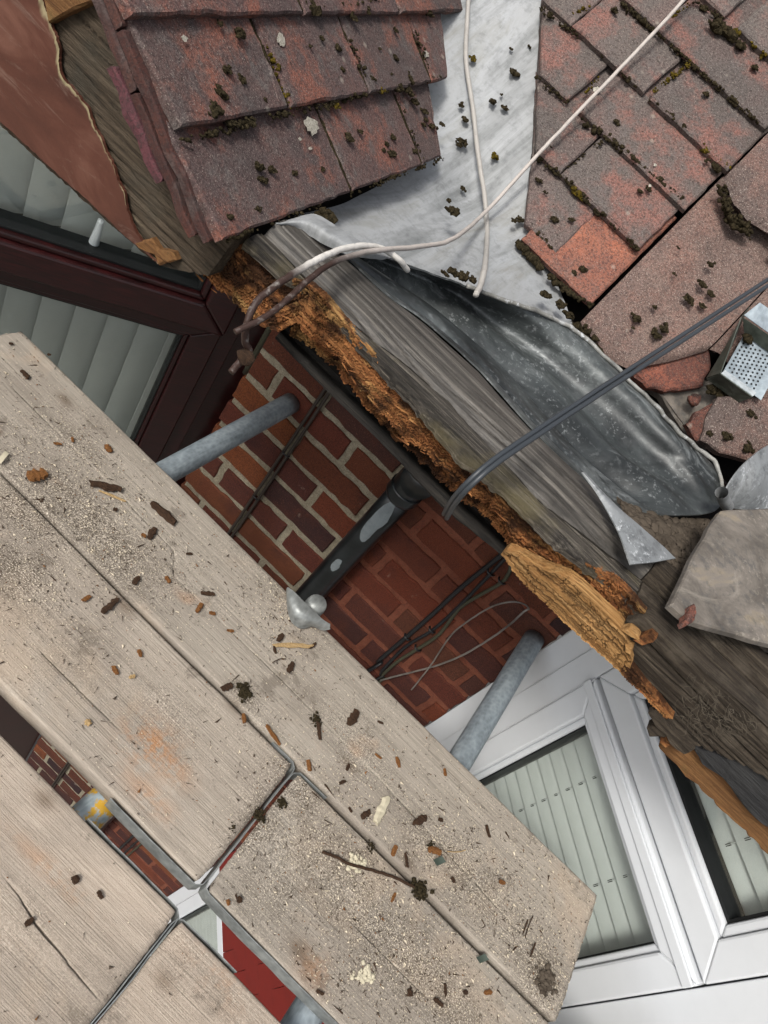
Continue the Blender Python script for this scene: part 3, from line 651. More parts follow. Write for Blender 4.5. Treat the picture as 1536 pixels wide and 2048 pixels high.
boxp(FRR, (.0, GZ, -.1), (.74, -3.302, .0), 'bay_base', MT['brick'], None, 0, label='brick base under the right bay window', cat='wall')
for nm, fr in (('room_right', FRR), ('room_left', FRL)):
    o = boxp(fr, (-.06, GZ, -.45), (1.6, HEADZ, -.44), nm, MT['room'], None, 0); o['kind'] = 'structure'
# front of the right bay (runs along X from the corner post)
cR = cp(FRR, .735, 0, 0)
FRF = (np.array([cR[0] + .004, cR[1] - .002, 0]), np.array([1.0, 0, 0]), np.array([0, -1.0, 0]))
wf = empty('bay_front_window', cp(FRF, .5, SILLZ, 0), 'white window on the front of the right bay, at the lower right corner', 'window')
boxp(FRF, (0, SILLZ - .03, -.06), (.06, HEADZ, .002), 'corner_post', MT['upvc'], wf)
ring(FRF, .062, 1.2, SILLZ, HEADZ, .06, -.06, .010, 'frame_rail', MT['upvc'], wf, .004)
pane(FRF, .11, 1.15, SILLZ + .05, HEADZ - .05, -.02, wf)
venetian(FRF, .09, 1.17, SILLZ + .04, HEADZ - .04, -.06, .0415, HEADZ - .06, (), 'venetian blind behind the bay front window')

# mahogany window of the left bay
wl = empty('mahogany_window', cp(FRL, .4, SILLZ, 0), 'dark mahogany plastic window with a fanlight, on the angled side of the left bay', 'window')
boxp(FRL, (-.06, SILLZ, -.14), (.05, HEADZ, -.03), 'jamb_panel', MT['mahog'], wl)
boxp(FRL, (.051, SILLZ, -.07), (.088, HEADZ, -.008), 'outer_frame', MT['mahog'], wl)
ring(FRL, .0885, .80, SILLZ + .03, -.0005, .07, -.05, .002, 'casement_rail', MT['mahog'], wl, .004, ws=(.062, .07, .07, .036))
ring(FRL, .151, .7295, SILLZ + .101, -.037, .011, -.045, -.004, 'glazing_bead', MT['mahog'], wl, .003)
ring(FRL, .0885, .80, .0005, HEADZ, .07, -.05, .022, 'fanlight_rail', MT['mahog'], wl, .006, ws=(.066, .07, .07, .05))
ring(FRL, .155, .7295, .071, HEADZ - .051, .014, -.045, .012, 'glazing_bead', MT['mahog'], wl, .004)
ring(FRL, .1695, .715, .0855, HEADZ - .066, .006, -.045, .002, 'gasket', MT['gasket'], wl, .001)
ring(FRL, .1625, .718, SILLZ + .1125, -.0485, .004, -.045, -.008, 'gasket', MT['gasket'], wl, .001)
boxp(FRL, (.0, SILLZ - .03, -.07), (.86, SILLZ + .03, .05), 'sill', MT['mahog'], wl, .006)
pane(FRL, .16, .72, SILLZ + .1, -.045, -.018, wl); pane(FRL, .165, .72, .08, HEADZ - .06, -.018, wl)
boxp(FRL, (.801, SILLZ, -.07), (.87, HEADZ, .006), 'corner_post', MT['mahog'], wl)
# white window handle on the inside of the fanlight
hd_ = empty('window_handle', onp((190, 500), cp(FRL, 0, 0, -.045), FRL[2]), 'white window handle behind the fanlight glass of the mahogany window', 'handle')
hz = catmull([onp(p, cp(FRL, 0, 0, n_), FRL[2]) for p, n_ in (((203, 440), -.035), ((196, 462), -.033), ((188, 485), -.033), ((184, 505), -.036))], 14)
V, f = tube(hz, np.linspace(.006, .012, 14), 12); obj('lever', V, f, MT['upvc'], hd_)
q_ = onp((196, 508), cp(FRL, 0, 0, -.05), FRL[2]); V, f = blob(q_, .013, 5, 1.0, .05, 2); obj('rose', V, f, MT['upvc'], hd_)
vb = empty('vertical_blind', cp(FRL, .4, SILLZ, -.08), 'grey-green vertical blind behind the mahogany window', 'blind')
for k in range(12):
    sc_ = .135 + .0672 * k
    for za, zb in ((SILLZ + .06, -.035), (.06, HEADZ - .03)):
        P = np.array([[cp(FRL, sc_ + .037 * (v - .5) * 2, z, -.085 + .012 * (v - .5) * 2 + .004 * math.sin(v * 3.14)) for v in np.linspace(0, 1, 6)] for z in np.linspace(za, zb, 4)])
        V, f = solid(P, .0012); obj('slat', V, f, MT['blind'], vb)
boxp(FRL, (.0, GZ, -.1), (.86, SILLZ - .035, -.02), 'bay_base', MT['mahog'], None, 0, label='dark cladding below the mahogany bay window', cat='wall')

# ================================================================== ROOFS
def tile_from(poly, nrm, slope_up, tail_pt, mat, parent, name='roof_tile', t=.012, seed=0, lift=0.0, drop=.031 / .265, step=.014, amp=.0007):
    """poly: points on the tail plane; tilted so that the head dips under the course above"""
    P = np.asarray(poly, float); d = (P - np.asarray(tail_pt)) @ slope_up
    P = P - np.outer(d * drop, nrm) + nrm * lift
    P = jag(P, step, amp, seed); V, f = prism(P, -nrm * t, .003)
    return obj(name, V, f, mat, parent, smooth=False)
# --- left bay roof: courses given by their joints along the eaves direction
bay_roof = empty('bay_roof', PA, 'red-brown plain tile roof slope of the left bay, falling towards the lead valley', 'roof')
rows_L = [
    [(445, 478), (706, 383), (847, 330), (886, 313)],
    [(370, 275), (583, 222), (738, 183), (862, 155), (897, 150)],
    [(262, 30), (603, 5), (790, -18), (930, -30)],
]
def ec(p): q = onl(p) - PA; return q @ EL, q @ SL
for r_, row in enumerate(rows_L):
    E_ = [ec(p) for p in row]; s0 = E_[0][1] if r_ == 2 else np.mean([e[1] for e in E_]);
    for k in range(len(row) - 1):
        ea, eb = E_[k][0] + (.0036 if k else .001), E_[k + 1][0] - .0036
        last = k == len(row) - 2
        P = [(ea, s0), (eb, s0 + (.002 if last else 0)), (eb - (.02 if last else 0) * 0, s0 + .24), (ea, s0 + .24)]
        if last:   # cut along the valley
            P[2] = (eb + .17, s0 + .24)
        if last and r_ == 0: P[2] = (eb + .12, s0 + .24)
        tile_from([PA + EL * e + SL * s for e, s in P], NL, SL, PA + SL * s0, MT['tileL'], bay_roof, seed=100 * r_ + k, lift=random.uniform(-.001, .0015))
for r_, row in enumerate(rows_L):
    E_ = [ec(p) for p in row]; s0 = E_[0][1] if r_ == 2 else np.mean([e[1] for e in E_])
    for k in range(1, len(row) - 1):
        e_ = E_[k][0]; P = [PA + EL * (e_ + o_) + SL * (s0 + t_) - NL * (.0022 + .117 * t_) for o_, t_ in ((-.0045, .003), (.0045, .003), (.0035, .104), (-.0035, .104))]
        V, f = prism(jag(P, .008, .0009, 40 + 10 * r_ + k), -NL * .008, .001); obj('joint_dirt', V, f, MT['moss'], bay_roof, smooth=False)
# extra courses up the slope, mostly out of frame
for r_ in range(3, 6):
    s0 = .106 * r_ + .01; e0 = -.0 if r_ % 2 else -.0
    for k in range(5):
        ea = e0 + (.0 if k == 0 else .2 * k - (.1 if r_ % 2 else 0)); eb = e0 + .2 * (k + 1) - (.1 if r_ % 2 else 0) - .003
        tile_from([PA + EL * e + SL * s for e, s in ((ea, s0), (eb, s0), (eb, s0 + .24), (ea, s0 + .24))], NL, SL, PA + SL * s0, MT['tileL'], bay_roof, seed=500 + 10 * r_ + k)
# undercloak: two layers of thin tile slips under the verge
for lay, (y_off, hh, segs) in enumerate(((-.003, -.0135, [(.002, .20), (.203, .43), (.433, .66), (.663, .9)]), (-.007, -.0255, [(.012, .15), (.152, .335), (.338, .57), (.573, .8)]))):
    for k, (sa, sb) in enumerate(segs):
        yo = y_off + random.uniform(-.002, .002)
        P = [PA + EL * e + SL * s + NL * (hh + random.uniform(-.001, .001)) for e, s in ((yo, sa), (.09, sa), (.09, sb), (yo, sb))]
        P = jag(P, .02, .0010, 900 + 10 * lay + k); V, f = prism(P, -NL * .010, .002); obj('undercloak_slip', V, f, MT['cloak'], bay_roof, smooth=False)
# loose purple slip under them
P = [PA + EL * e + SL * s - NL * .037 for e, s in ((-.010, .07), (.05, .07), (.05, .175), (-.012, .178))]
V, f = prism(jag(P, .02, .0013, 31), -NL * .010, .003); obj('undercloak_slip', V, f, MT['purple'], bay_roof, label='loose purple slip under the verge', smooth=False)

# --- main roof, plain tiles: (course, tail_left px, tail_right px) from the photograph, placed on the roof plane
main_roof = empty('main_roof', mroof(-.2, 0), 'grey plain tile roof slope with mossy course edges between valley and boundary', 'roof')
GAUGE = .107
def ztile(a): return xd(zpt((936, 0), 2.56, a))
def main_tile(course, xa, xb, mat='tileM', d0=None, xlh=None, seed=0, lift=0.0):
    d = .0575 + GAUGE * (course - 1) if d0 is None else d0
    head = .24
    P = [(xa, d), (xb, d), (xb, d + head), (xa if xlh is None else xlh, d + head)]
    return tile_from([mroof(x, s) for x, s in P], NM, SM, mroof(0, d), MT[mat], main_roof, seed=seed, lift=lift)
vl = lambda d: np.interp(d, [0, .06, .16, .27, .37, .6, 1.0], [-.165, -.205, -.275, -.365, -.452, -.60, -.87])   # valley edge of the tiles
def vtile(course, xb, seed, mat='tileM', d0=None):
    d = .0575 + GAUGE * (course - 1) if d0 is None else d0
    P = [(vl(d) , d), (xb, d), (xb, d + .235), (vl(d + .235), d + .235)]
    P = [(vl(d), d), (xb, d)] + ([(xb, d + .235)] if xb > vl(d + .235) else []) + [(max(vl(d + .235), vl(d + .235)), d + .235), (vl(d + .12), d + .12)]
    return tile_from([mroof(x, s) for x, s in P], NM, SM, mroof(0, d), MT[mat], main_roof, seed=seed, lift=random.uniform(-.001, .001))
main_tile(0, -.19, -.033, 'tileO', .033, seed=1)
vtile(1, -.134, 2)
vtile(2, -.223, 3); main_tile(2, -.220, -.041, seed=4)
vtile(3, -.301, 5); main_tile(3, -.279, -.031, seed=6)
vtile(4, -.391, 7); main_tile(4, -.389, -.221, seed=8, lift=.001); main_tile(4, -.207, -.026, seed=9)
vtile(5, -.475, 10); main_tile(5, -.472, -.288, seed=11); main_tile(5, -.286, -.031, seed=12)
vtile(6, -.40, 13); main_tile(6, -.397, -.218, seed=14); main_tile(6, -.188, -.031, seed=15)
vtile(7, -.49, 16); main_tile(7, -.487, -.308, seed=17); main_tile(7, -.30, -.127, seed=18); main_tile(7, -.12, -.031, seed=19)
for c_ in range(8, 12):
    for k in range(5):
        xb = -.031 - .181 * k - (.09 if c_ % 2 else 0) + .09
        main_tile(c_, xb - .178, min(xb, -.031), seed=40 + 7 * c_ + k)
# --- sanded concrete tiles right of the boundary
conc = empty('concrete_tile_roof', mroof(.15, 0), 'sandy brown concrete tile roof right of the straight boundary joint', 'roof')
def conc_tile(x0, x1, d0, d1, tail, h0, seed, mat='tileR', t=.014, drop=.05, step=.004):
    nx = max(8, int((x1 - x0) / step)); nd = max(8, int((d1 - d0) / .006)); X = np.linspace(x0, x1, nx); P = np.zeros((nx, nd, 3))
    tx = np.array([tail(x) for x in X]) + .0015 * fbm(np.c_[X * 120, X * 0, X * 0], 1, 3, seed)
    for i, x in enumerate(X):
        D = np.linspace(tx[i], d1, nd)
        prof = .0075 * (np.cos((x - .03) * 2 * math.pi / .145) ** 4) + .002 * math.cos((x) * 90)
        rnd = .010 * np.exp(-((D - tx[i]) / .010) ** 1.2)
        edge = .006 * math.exp(-(x - x0) / .006)
        for j in range(nd): P[i, j] = mroof(x, D[j], h0 + prof - rnd[j] - edge - drop * (D[j] - tx[i]))
    P += NM * (.0011 * fbm(P * 1.0, 90, 3, seed))[..., None]
    V, f = solid(P, t); return obj('concrete_tile', V, f, MT[mat], conc)
xt = lambda p: xd(p)
l1 = [xt(p) for p in ((1160, 640), (1210, 712), (1262, 738), (1340, 722), (1415, 700), (1500, 700))]
conc_tile(-.026, .155, -.05, .42, lambda x: np.interp(x, [q[0] for q in l1], [q[1] for q in l1]) + .0, .004, 5)
conc_tile(.158, .50, .12, .42, lambda x: .125, .004, 6)
u1 = [xt(p) for p in ((1437, 368), (1452, 425), (1482, 455), (1536, 492), (1590, 545))]
conc_tile(u1[0][0], .18, .3, .62, lambda x: np.interp(x, [q[0] for q in u1], [q[1] for q in u1]), .030, 8, t=.02)
conc_tile(.183, .5, .3, .62, lambda x: .33, .030, 9, t=.02)
conc_tile(-.026, .18, .6, .95, lambda x: .60, .045, 10, t=.02); conc_tile(.183, .5, .6, .95, lambda x: .6, .045, 11, t=.02)
for k_, (xa_, xb_) in enumerate(((.503, .83), (.833, 1.16), (1.163, 1.49))):
    conc_tile(xa_, xb_, .0, .42, lambda x: .03 + .095 * (x < .6), .004, 70 + k_, step=.01); conc_tile(xa_, xb_, .3, .62, lambda x: .33, .030, 75 + k_, t=.02, step=.01); conc_tile(xa_, xb_, .6, .95, lambda x: .60, .045, 80 + k_, t=.02, step=.01)
# broken red piece below the tile, and the lower tile with a fresh broken edge
bt = [onm(p, -.012) for p in ((1258, 738), (1300, 722), (1418, 698), (1424, 730), (1408, 772), (1330, 782), (1296, 776))]
V, f = prism(jag(bt, .012, .0022, 61), -NM * .016, .004); obj('broken_tile', V, f, MT['broken'], conc, label='broken dark red tile stub with black mould', smooth=False)
lt_ = [onm(p, .012) for p in ((1438, 793), (1480, 790), (1620, 800), (1680, 900), (1536, 930), (1480, 915), (1440, 905), (1402, 880), (1412, 838))]
V, f = prism(jag(lt_, .012, .0012, 62), -NM * .018, .003); obj('concrete_tile', V, f, MT['tileR'], conc, label='lower concrete tile with a fresh broken corner', smooth=False)
lb_ = [onm(p, .004) for p in ((1440, 800), (1415, 835), (1400, 882), (1384, 868), (1374, 848), (1392, 822), (1425, 806))]
V, f = prism(jag(lb_, .008, .0022, 63), -NM * .014, .003); obj('broken_tile', V, f, MT['broken'], conc, label='orange broken edge of the lower tile', smooth=False)
sc1 = onm((1388, 800), -.006); V, f = blob(sc1, .012, 71, .7, .6); obj('broken_tile', V, f, MT['broken'], conc, label='small orange tile crumb')
# mortar bed glimpsed under the broken tiles
V, f = prism(jag([onm(p, -.034) for p in ((1300, 770), (1430, 760), (1450, 800), (1400, 850), (1420, 920), (1360, 850))], .012, .002, 64), -NM * .02, .003)
obj('mortar_bed', V, f, MT['slab'], conc, smooth=False)

# --- perforated metal tray on the right-hand roof
tray = empty('vent_tray', onm((1480, 700)), 'galvanised tray with rows of small holes lying on the concrete tiles', 'vent tray')
def quad(pts, t, name, mat, par=None):
    P = np.array([[pts[0], pts[1]], [pts[3], pts[2]]]); V, f = solid(P, t); return obj(name, V, f, MT[mat], par or tray, smooth=False)
q0, q1, q2 = onm((1489, 668), .030), onm((1446, 744), .030), onm((1507, 789), .030)
ea_ = q1 - q0; eb_ = (q2 - q1); q3 = q0 + eb_ * 1.25; q2 = q1 + eb_ * 1.25
V, f = prism([q0, q1, q2, q3], -NM * .0015); plate_o = obj('perforated_plate', V, f, MT['galv'], tray, smooth=False)
quad([onm((1500, 614), .012), onm((1414, 757), .012), onm((1442, 747), .048), onm((1484, 634), .052)], .0016, 'side_wall', 'tray_dark')
quad([onm((1414, 757), .012), onm((1478, 804), .012), onm((1505, 793), .040), onm((1442, 747), .048)], .0016, 'side_wall', 'tray_dark')
quad([onm((1442, 747), .048), onm((1505, 793), .040), onm((1512, 786), .034), onm((1449, 741), .036)], .0012, 'rim_lip', 'steel')
quad([onm((1486, 634), .052), onm((1489, 668), .032), onm((1580, 735), .032), onm((1582, 700), .052)], .0016, 'side_wall', 'tray_dark')
quad([onm((1488, 630), .053), onm((1520, 605), .056), onm((1610, 668), .056), onm((1582, 698), .053)], .0016, 'rim_lip', 'galv')
hp = []
for i in range(9):
    for j in range(8):
        u_ = .10 + .092 * i + (.046 if j % 2 else 0); v_ = .08 + .095 * j
        if u_ > .95: continue
        c_ = q0 + ea_ * u_ + eb_ * 1.25 * v_ + NM * .0004
        a_ = EM; b_ = SM; hp.append(([c_] + [c_ + .0019 * (math.cos(t_) * a_ + math.sin(t_) * b_) for t_ in np.linspace(0, 2 * math.pi, 8, endpoint=False)], [(0, k + 1, (k + 1) % 8 + 1) for k in range(8)]))
V, f = join(hp); obj('vent_holes', V, f, MT['gasket'], plate_o, kind='stuff', smooth=False)
V, f = blob(q0 + ea_ * .12 + eb_ * .1 + NM * .008, .010, 9, .7, .6); obj('moss_clump', V, f, MT['moss'], tray)

# ================================================================== LEAD
LZ = 0.0
def loft(rows, n, m, noise=0.0, nscale=30, seed=0, smooth=True):
    """rows: list of [(px,py,z),...]; resampled to n along, m across"""
    A = np.array([catmull([onz((p[0], p[1]), p[2] + LZ) for p in r], n) for r in rows])
    P = np.array([catmull(A[:, i], m) for i in range(n)])
    if noise: P = P + gnorm(P) * (noise * fbm(P, nscale, 3, seed))[..., None]
    return P
# valley sheet: follows both slopes, dips in the middle
def vrow(pts, h): return [tuple(p) + (max(onm(p, h)[2], .562 + (h + .04) * .6),) for p in pts]
VR = [vrow([(860, -60), (862, 60), (845, 180), (800, 330), (700, 400), (590, 430)], -.030),
      vrow([(905, -60), (900, 120), (892, 260), (862, 380), (770, 450), (640, 470)], -.034),
      vrow([(945, -60), (945, 120), (945, 260), (930, 400), (850, 480), (740, 505)], -.040),
      vrow([(1000, -60), (995, 120), (988, 300), (975, 420), (930, 520), (850, 545)], -.038),
      vrow([(1050, -60), (1045, 120), (1035, 300), (1020, 430), (1030, 560), (1030, 640)], -.034),
      vrow([(1100, -60), (1095, 120), (1085, 300), (1070, 450), (1120, 580), (1150, 660)], -.030)]
Pv = loft(VR, 90, 50, .0022, 22, 5)
V, f = solid(Pv, .0022); lead_v = obj('lead_valley', V, f, MT['lead_valley'], label='pale grey lead valley sheet between the two tiled slopes', cat='lead sheet')
# overlap step of the upper sheet (lap joint line)
sl_ = catmull([onm(p, -.0335) for p in ((795, 345), (790, 400), (785, 470), (795, 520))], 20)
Ps = np.stack([sl_ + NM * .001, sl_ + NM * .0045 + EM * .004], 1)
V, f = solid(Ps, .002); obj('lap_edge', V, f, MT['lead_valley'], lead_v)
LZ = -.024
# gutter sheet torn up from its bed
GR = [[(596, 446, .622), (690, 512, .622), (775, 588, .622), (850, 640, .622), (960, 740, .622), (1060, 850, .622), (1165, 952, .620), (1235, 1018, .600)],
      [(604, 450, .608), (705, 512, .606), (800, 580, .600), (880, 635, .596), (990, 730, .592), (1090, 828, .590), (1200, 935, .588), (1265, 1022, .592)],
      [(612, 454, .600), (725, 512, .592), (835, 572, .578), (930, 640, .572), (1045, 735, .570), (1160, 845, .572), (1280, 950, .582), (1330, 1030, .596)],
      [(618, 455, .600), (745, 512, .592), (870, 568, .580), (975, 640, .580), (1085, 720, .584), (1215, 835, .590), (1340, 945, .598), (1390, 1030, .604)],
      [(622, 455, .606), (752, 512, .600), (900, 572, .596), (1010, 630, .602), (1120, 705, .610), (1255, 815, .616), (1375, 935, .618), (1425, 1024, .612)],
      [(625, 453, .612), (757, 511, .610), (915, 572, .612), (1040, 625, .622), (1150, 690, .626), (1280, 805, .628), (1395, 930, .626), (1440, 1012, .616)],
      [(628, 450, .618), (760, 510, .620), (930, 575, .626), (1050, 618, .630), (1145, 660, .630), (1205, 712, .628), (1258, 764, .630), (1302, 806, .632), (1362, 872, .630), (1427, 930, .626), (1450, 998, .620)]]
Pg = loft(GR, 240, 70)
uu = np.linspace(0, 1, 240)[:, None]; vv = np.linspace(0, 1, 70)[None]
Ng = gnorm(Pg); wob = .0016 * fbm(Pg, 9, 2, 3) + .0003 * fbm(Pg, 60, 2, 4)
ridge = np.clip(uu / .25, 0, 1) * np.clip((1 - uu) / .08, 0, 1); sw = .05 * np.sin(uu * 5)
wob = wob + ridge * (.012 * np.exp(-((vv - .62 - sw) / .09) ** 2) - .014 * np.exp(-((vv - .45 - sw) / .05) ** 2) - .006 * np.exp(-((vv - .82 + sw) / .05) ** 2) - .008 * np.exp(-((vv - .14) / .04) ** 2) + .003 * np.exp(-((vv - .28) / .07) ** 2) * np.sin(uu * 6))
edge = np.clip((vv - .86) / .14, 0, 1)
Pg = Pg + Ng * wob[..., None] + np.array([0, 0, 1.0]) * (edge * .004 * fbm(np.stack([uu * 26 + 0 * vv, 0 * uu + vv, 0 * uu + 0 * vv], -1), 1, 3, 9))[..., None]
V, f = solid(Pg, .0022); lead_g = obj('lead_gutter_sheet', V, f, MT['lead'], label='crumpled dark lead gutter sheet torn up from its bed, with a curled wavy edge', cat='lead sheet')
lip = catmull([onz((p[0] + 3, p[1] - 2), p[2] + LZ + .004) for p in GR[-1][2:]], 150); lip[:, 2] += wob_lip if False else .003 * fbm(np.c_[np.arange(150) * .22, np.zeros(150), np.zeros(150)], 1, 3, 9)
V, f = tube(lip, .0028 + .0012 * np.abs(fbm(np.c_[np.arange(150) * .15, np.zeros(150), np.zeros(150)], 1, 2, 4)), 7); obj('curled_lip', V, f, MT['lead_lip'], lead_g)
# dull white curl of its left end
CR = [[(548, 452, .622), (600, 462, .628), (650, 490, .636), (705, 512, .640), (765, 520, .636)],
      [(556, 447, .630), (612, 442, .642), (665, 470, .650), (720, 498, .648), (780, 516, .640)],
      [(575, 440, .624), (628, 428, .632), (680, 458, .642), (735, 490, .642), (800, 522, .634)]]
P = loft(CR, 60, 14, .0015, 60, 8); V, f = solid(P, .002); obj('curled_edge', V, f, MT['lead_valley'], lead_g)
# right-hand piece of sheet with a rolled end
RR = [[(1440, 990, .628), (1468, 948, .652), (1500, 915, .668), (1540, 888, .68), (1620, 860, .69)],
      [(1446, 1004, .612), (1478, 985, .632), (1510, 970, .648), (1545, 950, .66), (1625, 930, .67)],
      [(1452, 1012, .604), (1490, 1017, .612), (1530, 1016, .622), (1560, 1012, .632), (1630, 1005, .64)]]
P = loft(RR, 50, 24, .0016, 30, 6); V, f = solid(P, .0022)
lead_r = obj('lead_upstand', V, f, MT['lead_pale'], label='grey lead upstand with a rolled end at the right edge, beside the crumpled sheet', cat='lead sheet')
cc = catmull([onz((1443, 985), .634), onz((1449, 1002), .618), onz((1455, 1012), .606)], 10); V, f = tube(cc, .0085, 14, cap=False); obj('rolled_end', V, f, MT['lead_valley'], lead_r)
P = np.array([[(x_, y_, .552 + .012 * math.sin(y_ * 9) + (.02 if y_ > 1.15 else 0)) for y_ in np.linspace(.79, 1.22, 16)] for x_ in np.linspace(.46, 1.5, 40)]); P[..., 2] += .004 * fbm(P, 8, 3, 4)
V, f = solid(P, .002); obj('lead_lining', V, f, MT['lead_pale'], label='grey lead gutter lining under the right-hand tiles, behind the grey slab', cat='lead sheet')
# flat triangular flap on the timber
FL = [[(1162, 945, 0.648), (1196, 992, 0.649), (1234, 1058, 0.649), (1262, 1128, 0.649)], [(1166, 945, 0.650), (1215, 1000, 0.653), (1262, 1058, 0.653), (1308, 1124, 0.650)], [(1170, 945, 0.648), (1228, 1006, 0.651), (1290, 1060, 0.651), (1352, 1116, 0.647)]]
P = loft(FL, 30, 14, .0008, 40, 2); V, f = solid(P, .002); obj('lead_flap', V, f, MT['lead_pale'], label='flat triangular lead flap lying on the silvered timber', cat='lead sheet')

# ================================================================== EAVES TIMBERS
def wob_edge(n, amp, seed, sc=.3): return amp * fbm(np.c_[np.arange(n) * sc, np.zeros(n), np.zeros(n)], 1, 4, seed)
def yx(pts, z):
    q = np.array([onz(p, z) for p in pts]); o = np.argsort(q[:, 0]); return q[o, 0], q[o, 1]
ZT = .596
f1 = yx([(470, 460), (520, 498), (572, 544), (634, 579), (712, 669), (736, 692), (791, 755), (830, 790), (869, 841), (927, 911), (1010, 973), (1123, 1087), (1186, 1130), (1241, 1169), (1272, 1200), (1319, 1255), (1400, 1330), (1536, 1450), (1700, 1620)], ZT)
ck = yx([(500, 440), (545, 480), (620, 560), (700, 640), (800, 715), (900, 800), (1000, 911), (1041, 954), (1084, 1001), (1180, 1075), (1241, 1122), (1319, 1184), (1400, 1260), (1536, 1390), (1700, 1560)], ZT)
rb = yx([(545, 440), (600, 452), (700, 520), (780, 590), (850, 640), (960, 740), (1060, 850), (1170, 950), (1260, 1060), (1330, 1120), (1400, 1180), (1536, 1310), (1700, 1470)], ZT)
xs = np.linspace(-.345, 1.4, 900)
yf1, yck, yrb = (np.interp(xs, *a) for a in (f1, ck, rb))
def cracks(X, Yv, L, seed, n=26, dep=.004):
    """long thin checks along X"""
    r = np.random.default_rng(seed); Z = np.zeros_like(Yv)
    for _ in range(n):
        x0 = r.uniform(X.min(), X.max()); ln = r.uniform(.08, .45); y0 = r.uniform(Yv.min(), Yv.max()); sl = r.normal(0, .02); wd = r.uniform(.0006, .0016)
        xx = X[:, None]; c_ = y0 + sl * (xx - x0) + .0025 * np.sin(xx * 23 + y0 * 300)
        a_ = np.clip(1 - np.abs(xx - x0) / (ln / 2), 0, 1) ** .5
        Z -= dep * r.uniform(.4, 1) * a_ * np.exp(-((Yv - c_) / wd) ** 2)
    return Z
def top_strip(ya, yb, nv, crown, seed, name, mat, label, thick, rnd0, rnd1, xsl=xs, ncr=26):
    v = np.linspace(0, 1, nv)[None]; Y = ya[:, None] * (1 - v) + yb[:, None] * v; X = np.repeat(xsl[:, None], nv, 1)
    Z = ZT + crown * np.sin(np.pi * v) + 0 * X
    Z += .0016 * fbm(np.stack([X * 5, Y * 140, X * 0], -1), 1, 4, seed) + cracks(xsl, Y, 0, seed + 1, ncr)
    Z -= rnd0 * np.exp(-v / .10) + rnd1 * np.exp(-(1 - v) / .10)
    P = np.stack([X, Y, Z], -1); V, f = solid(P, thick, (0, -.2, 1))
    st = np.clip((.42 + .5 * fbm(np.stack([X * 9, X * 0, X * 0 + seed], -1), 1, 3, seed + 3) - v) * 5, 0, 1) * (.6 + .4 * fbm(np.stack([X * 40, Y * 200, X * 0], -1), 1, 2, seed)) * (thick < .02)
    return obj(name, V, f, mat, label=label, cat='timber', attrs={'stain': np.concatenate([st.ravel(), st.ravel()])})
jf = wob_edge(len(xs), .0016, 3, .25) + .0012 * fbm(np.c_[xs * 160, xs * 0, xs * 0], 1, 3, 8)
xb_ = .235 + .0 * xs
for sel, mt_, l1_, l2_, nm in ((xs < .236, 'grey_wood', 'narrow weathered timber with yellow lichen, in front of the long crack', 'long silvered timber with a rounded top, next to the lead gutter', 'silver_timber'), (xs > .2365, 'dark_wood', 'narrow dark timber under the grey slab, in front of the crack', 'dusty dark timber running under the grey slab', 'dark_timber')):
    X_ = xs[sel]
    top_strip((yf1 + jf)[sel], (yck - .0034 + wob_edge(len(xs), .0006, 4))[sel], 34, .001, 5, nm, MT[mt_], l1_, .008, .007, .0015, X_)
    top_strip((yck + .0030 + wob_edge(len(xs), .0006, 4))[sel], (yrb + .004)[sel], 56, .011, 9, nm, MT['silver_roll' if mt_ == 'grey_wood' else mt_], l2_, .035, .004, .012, X_, 16)
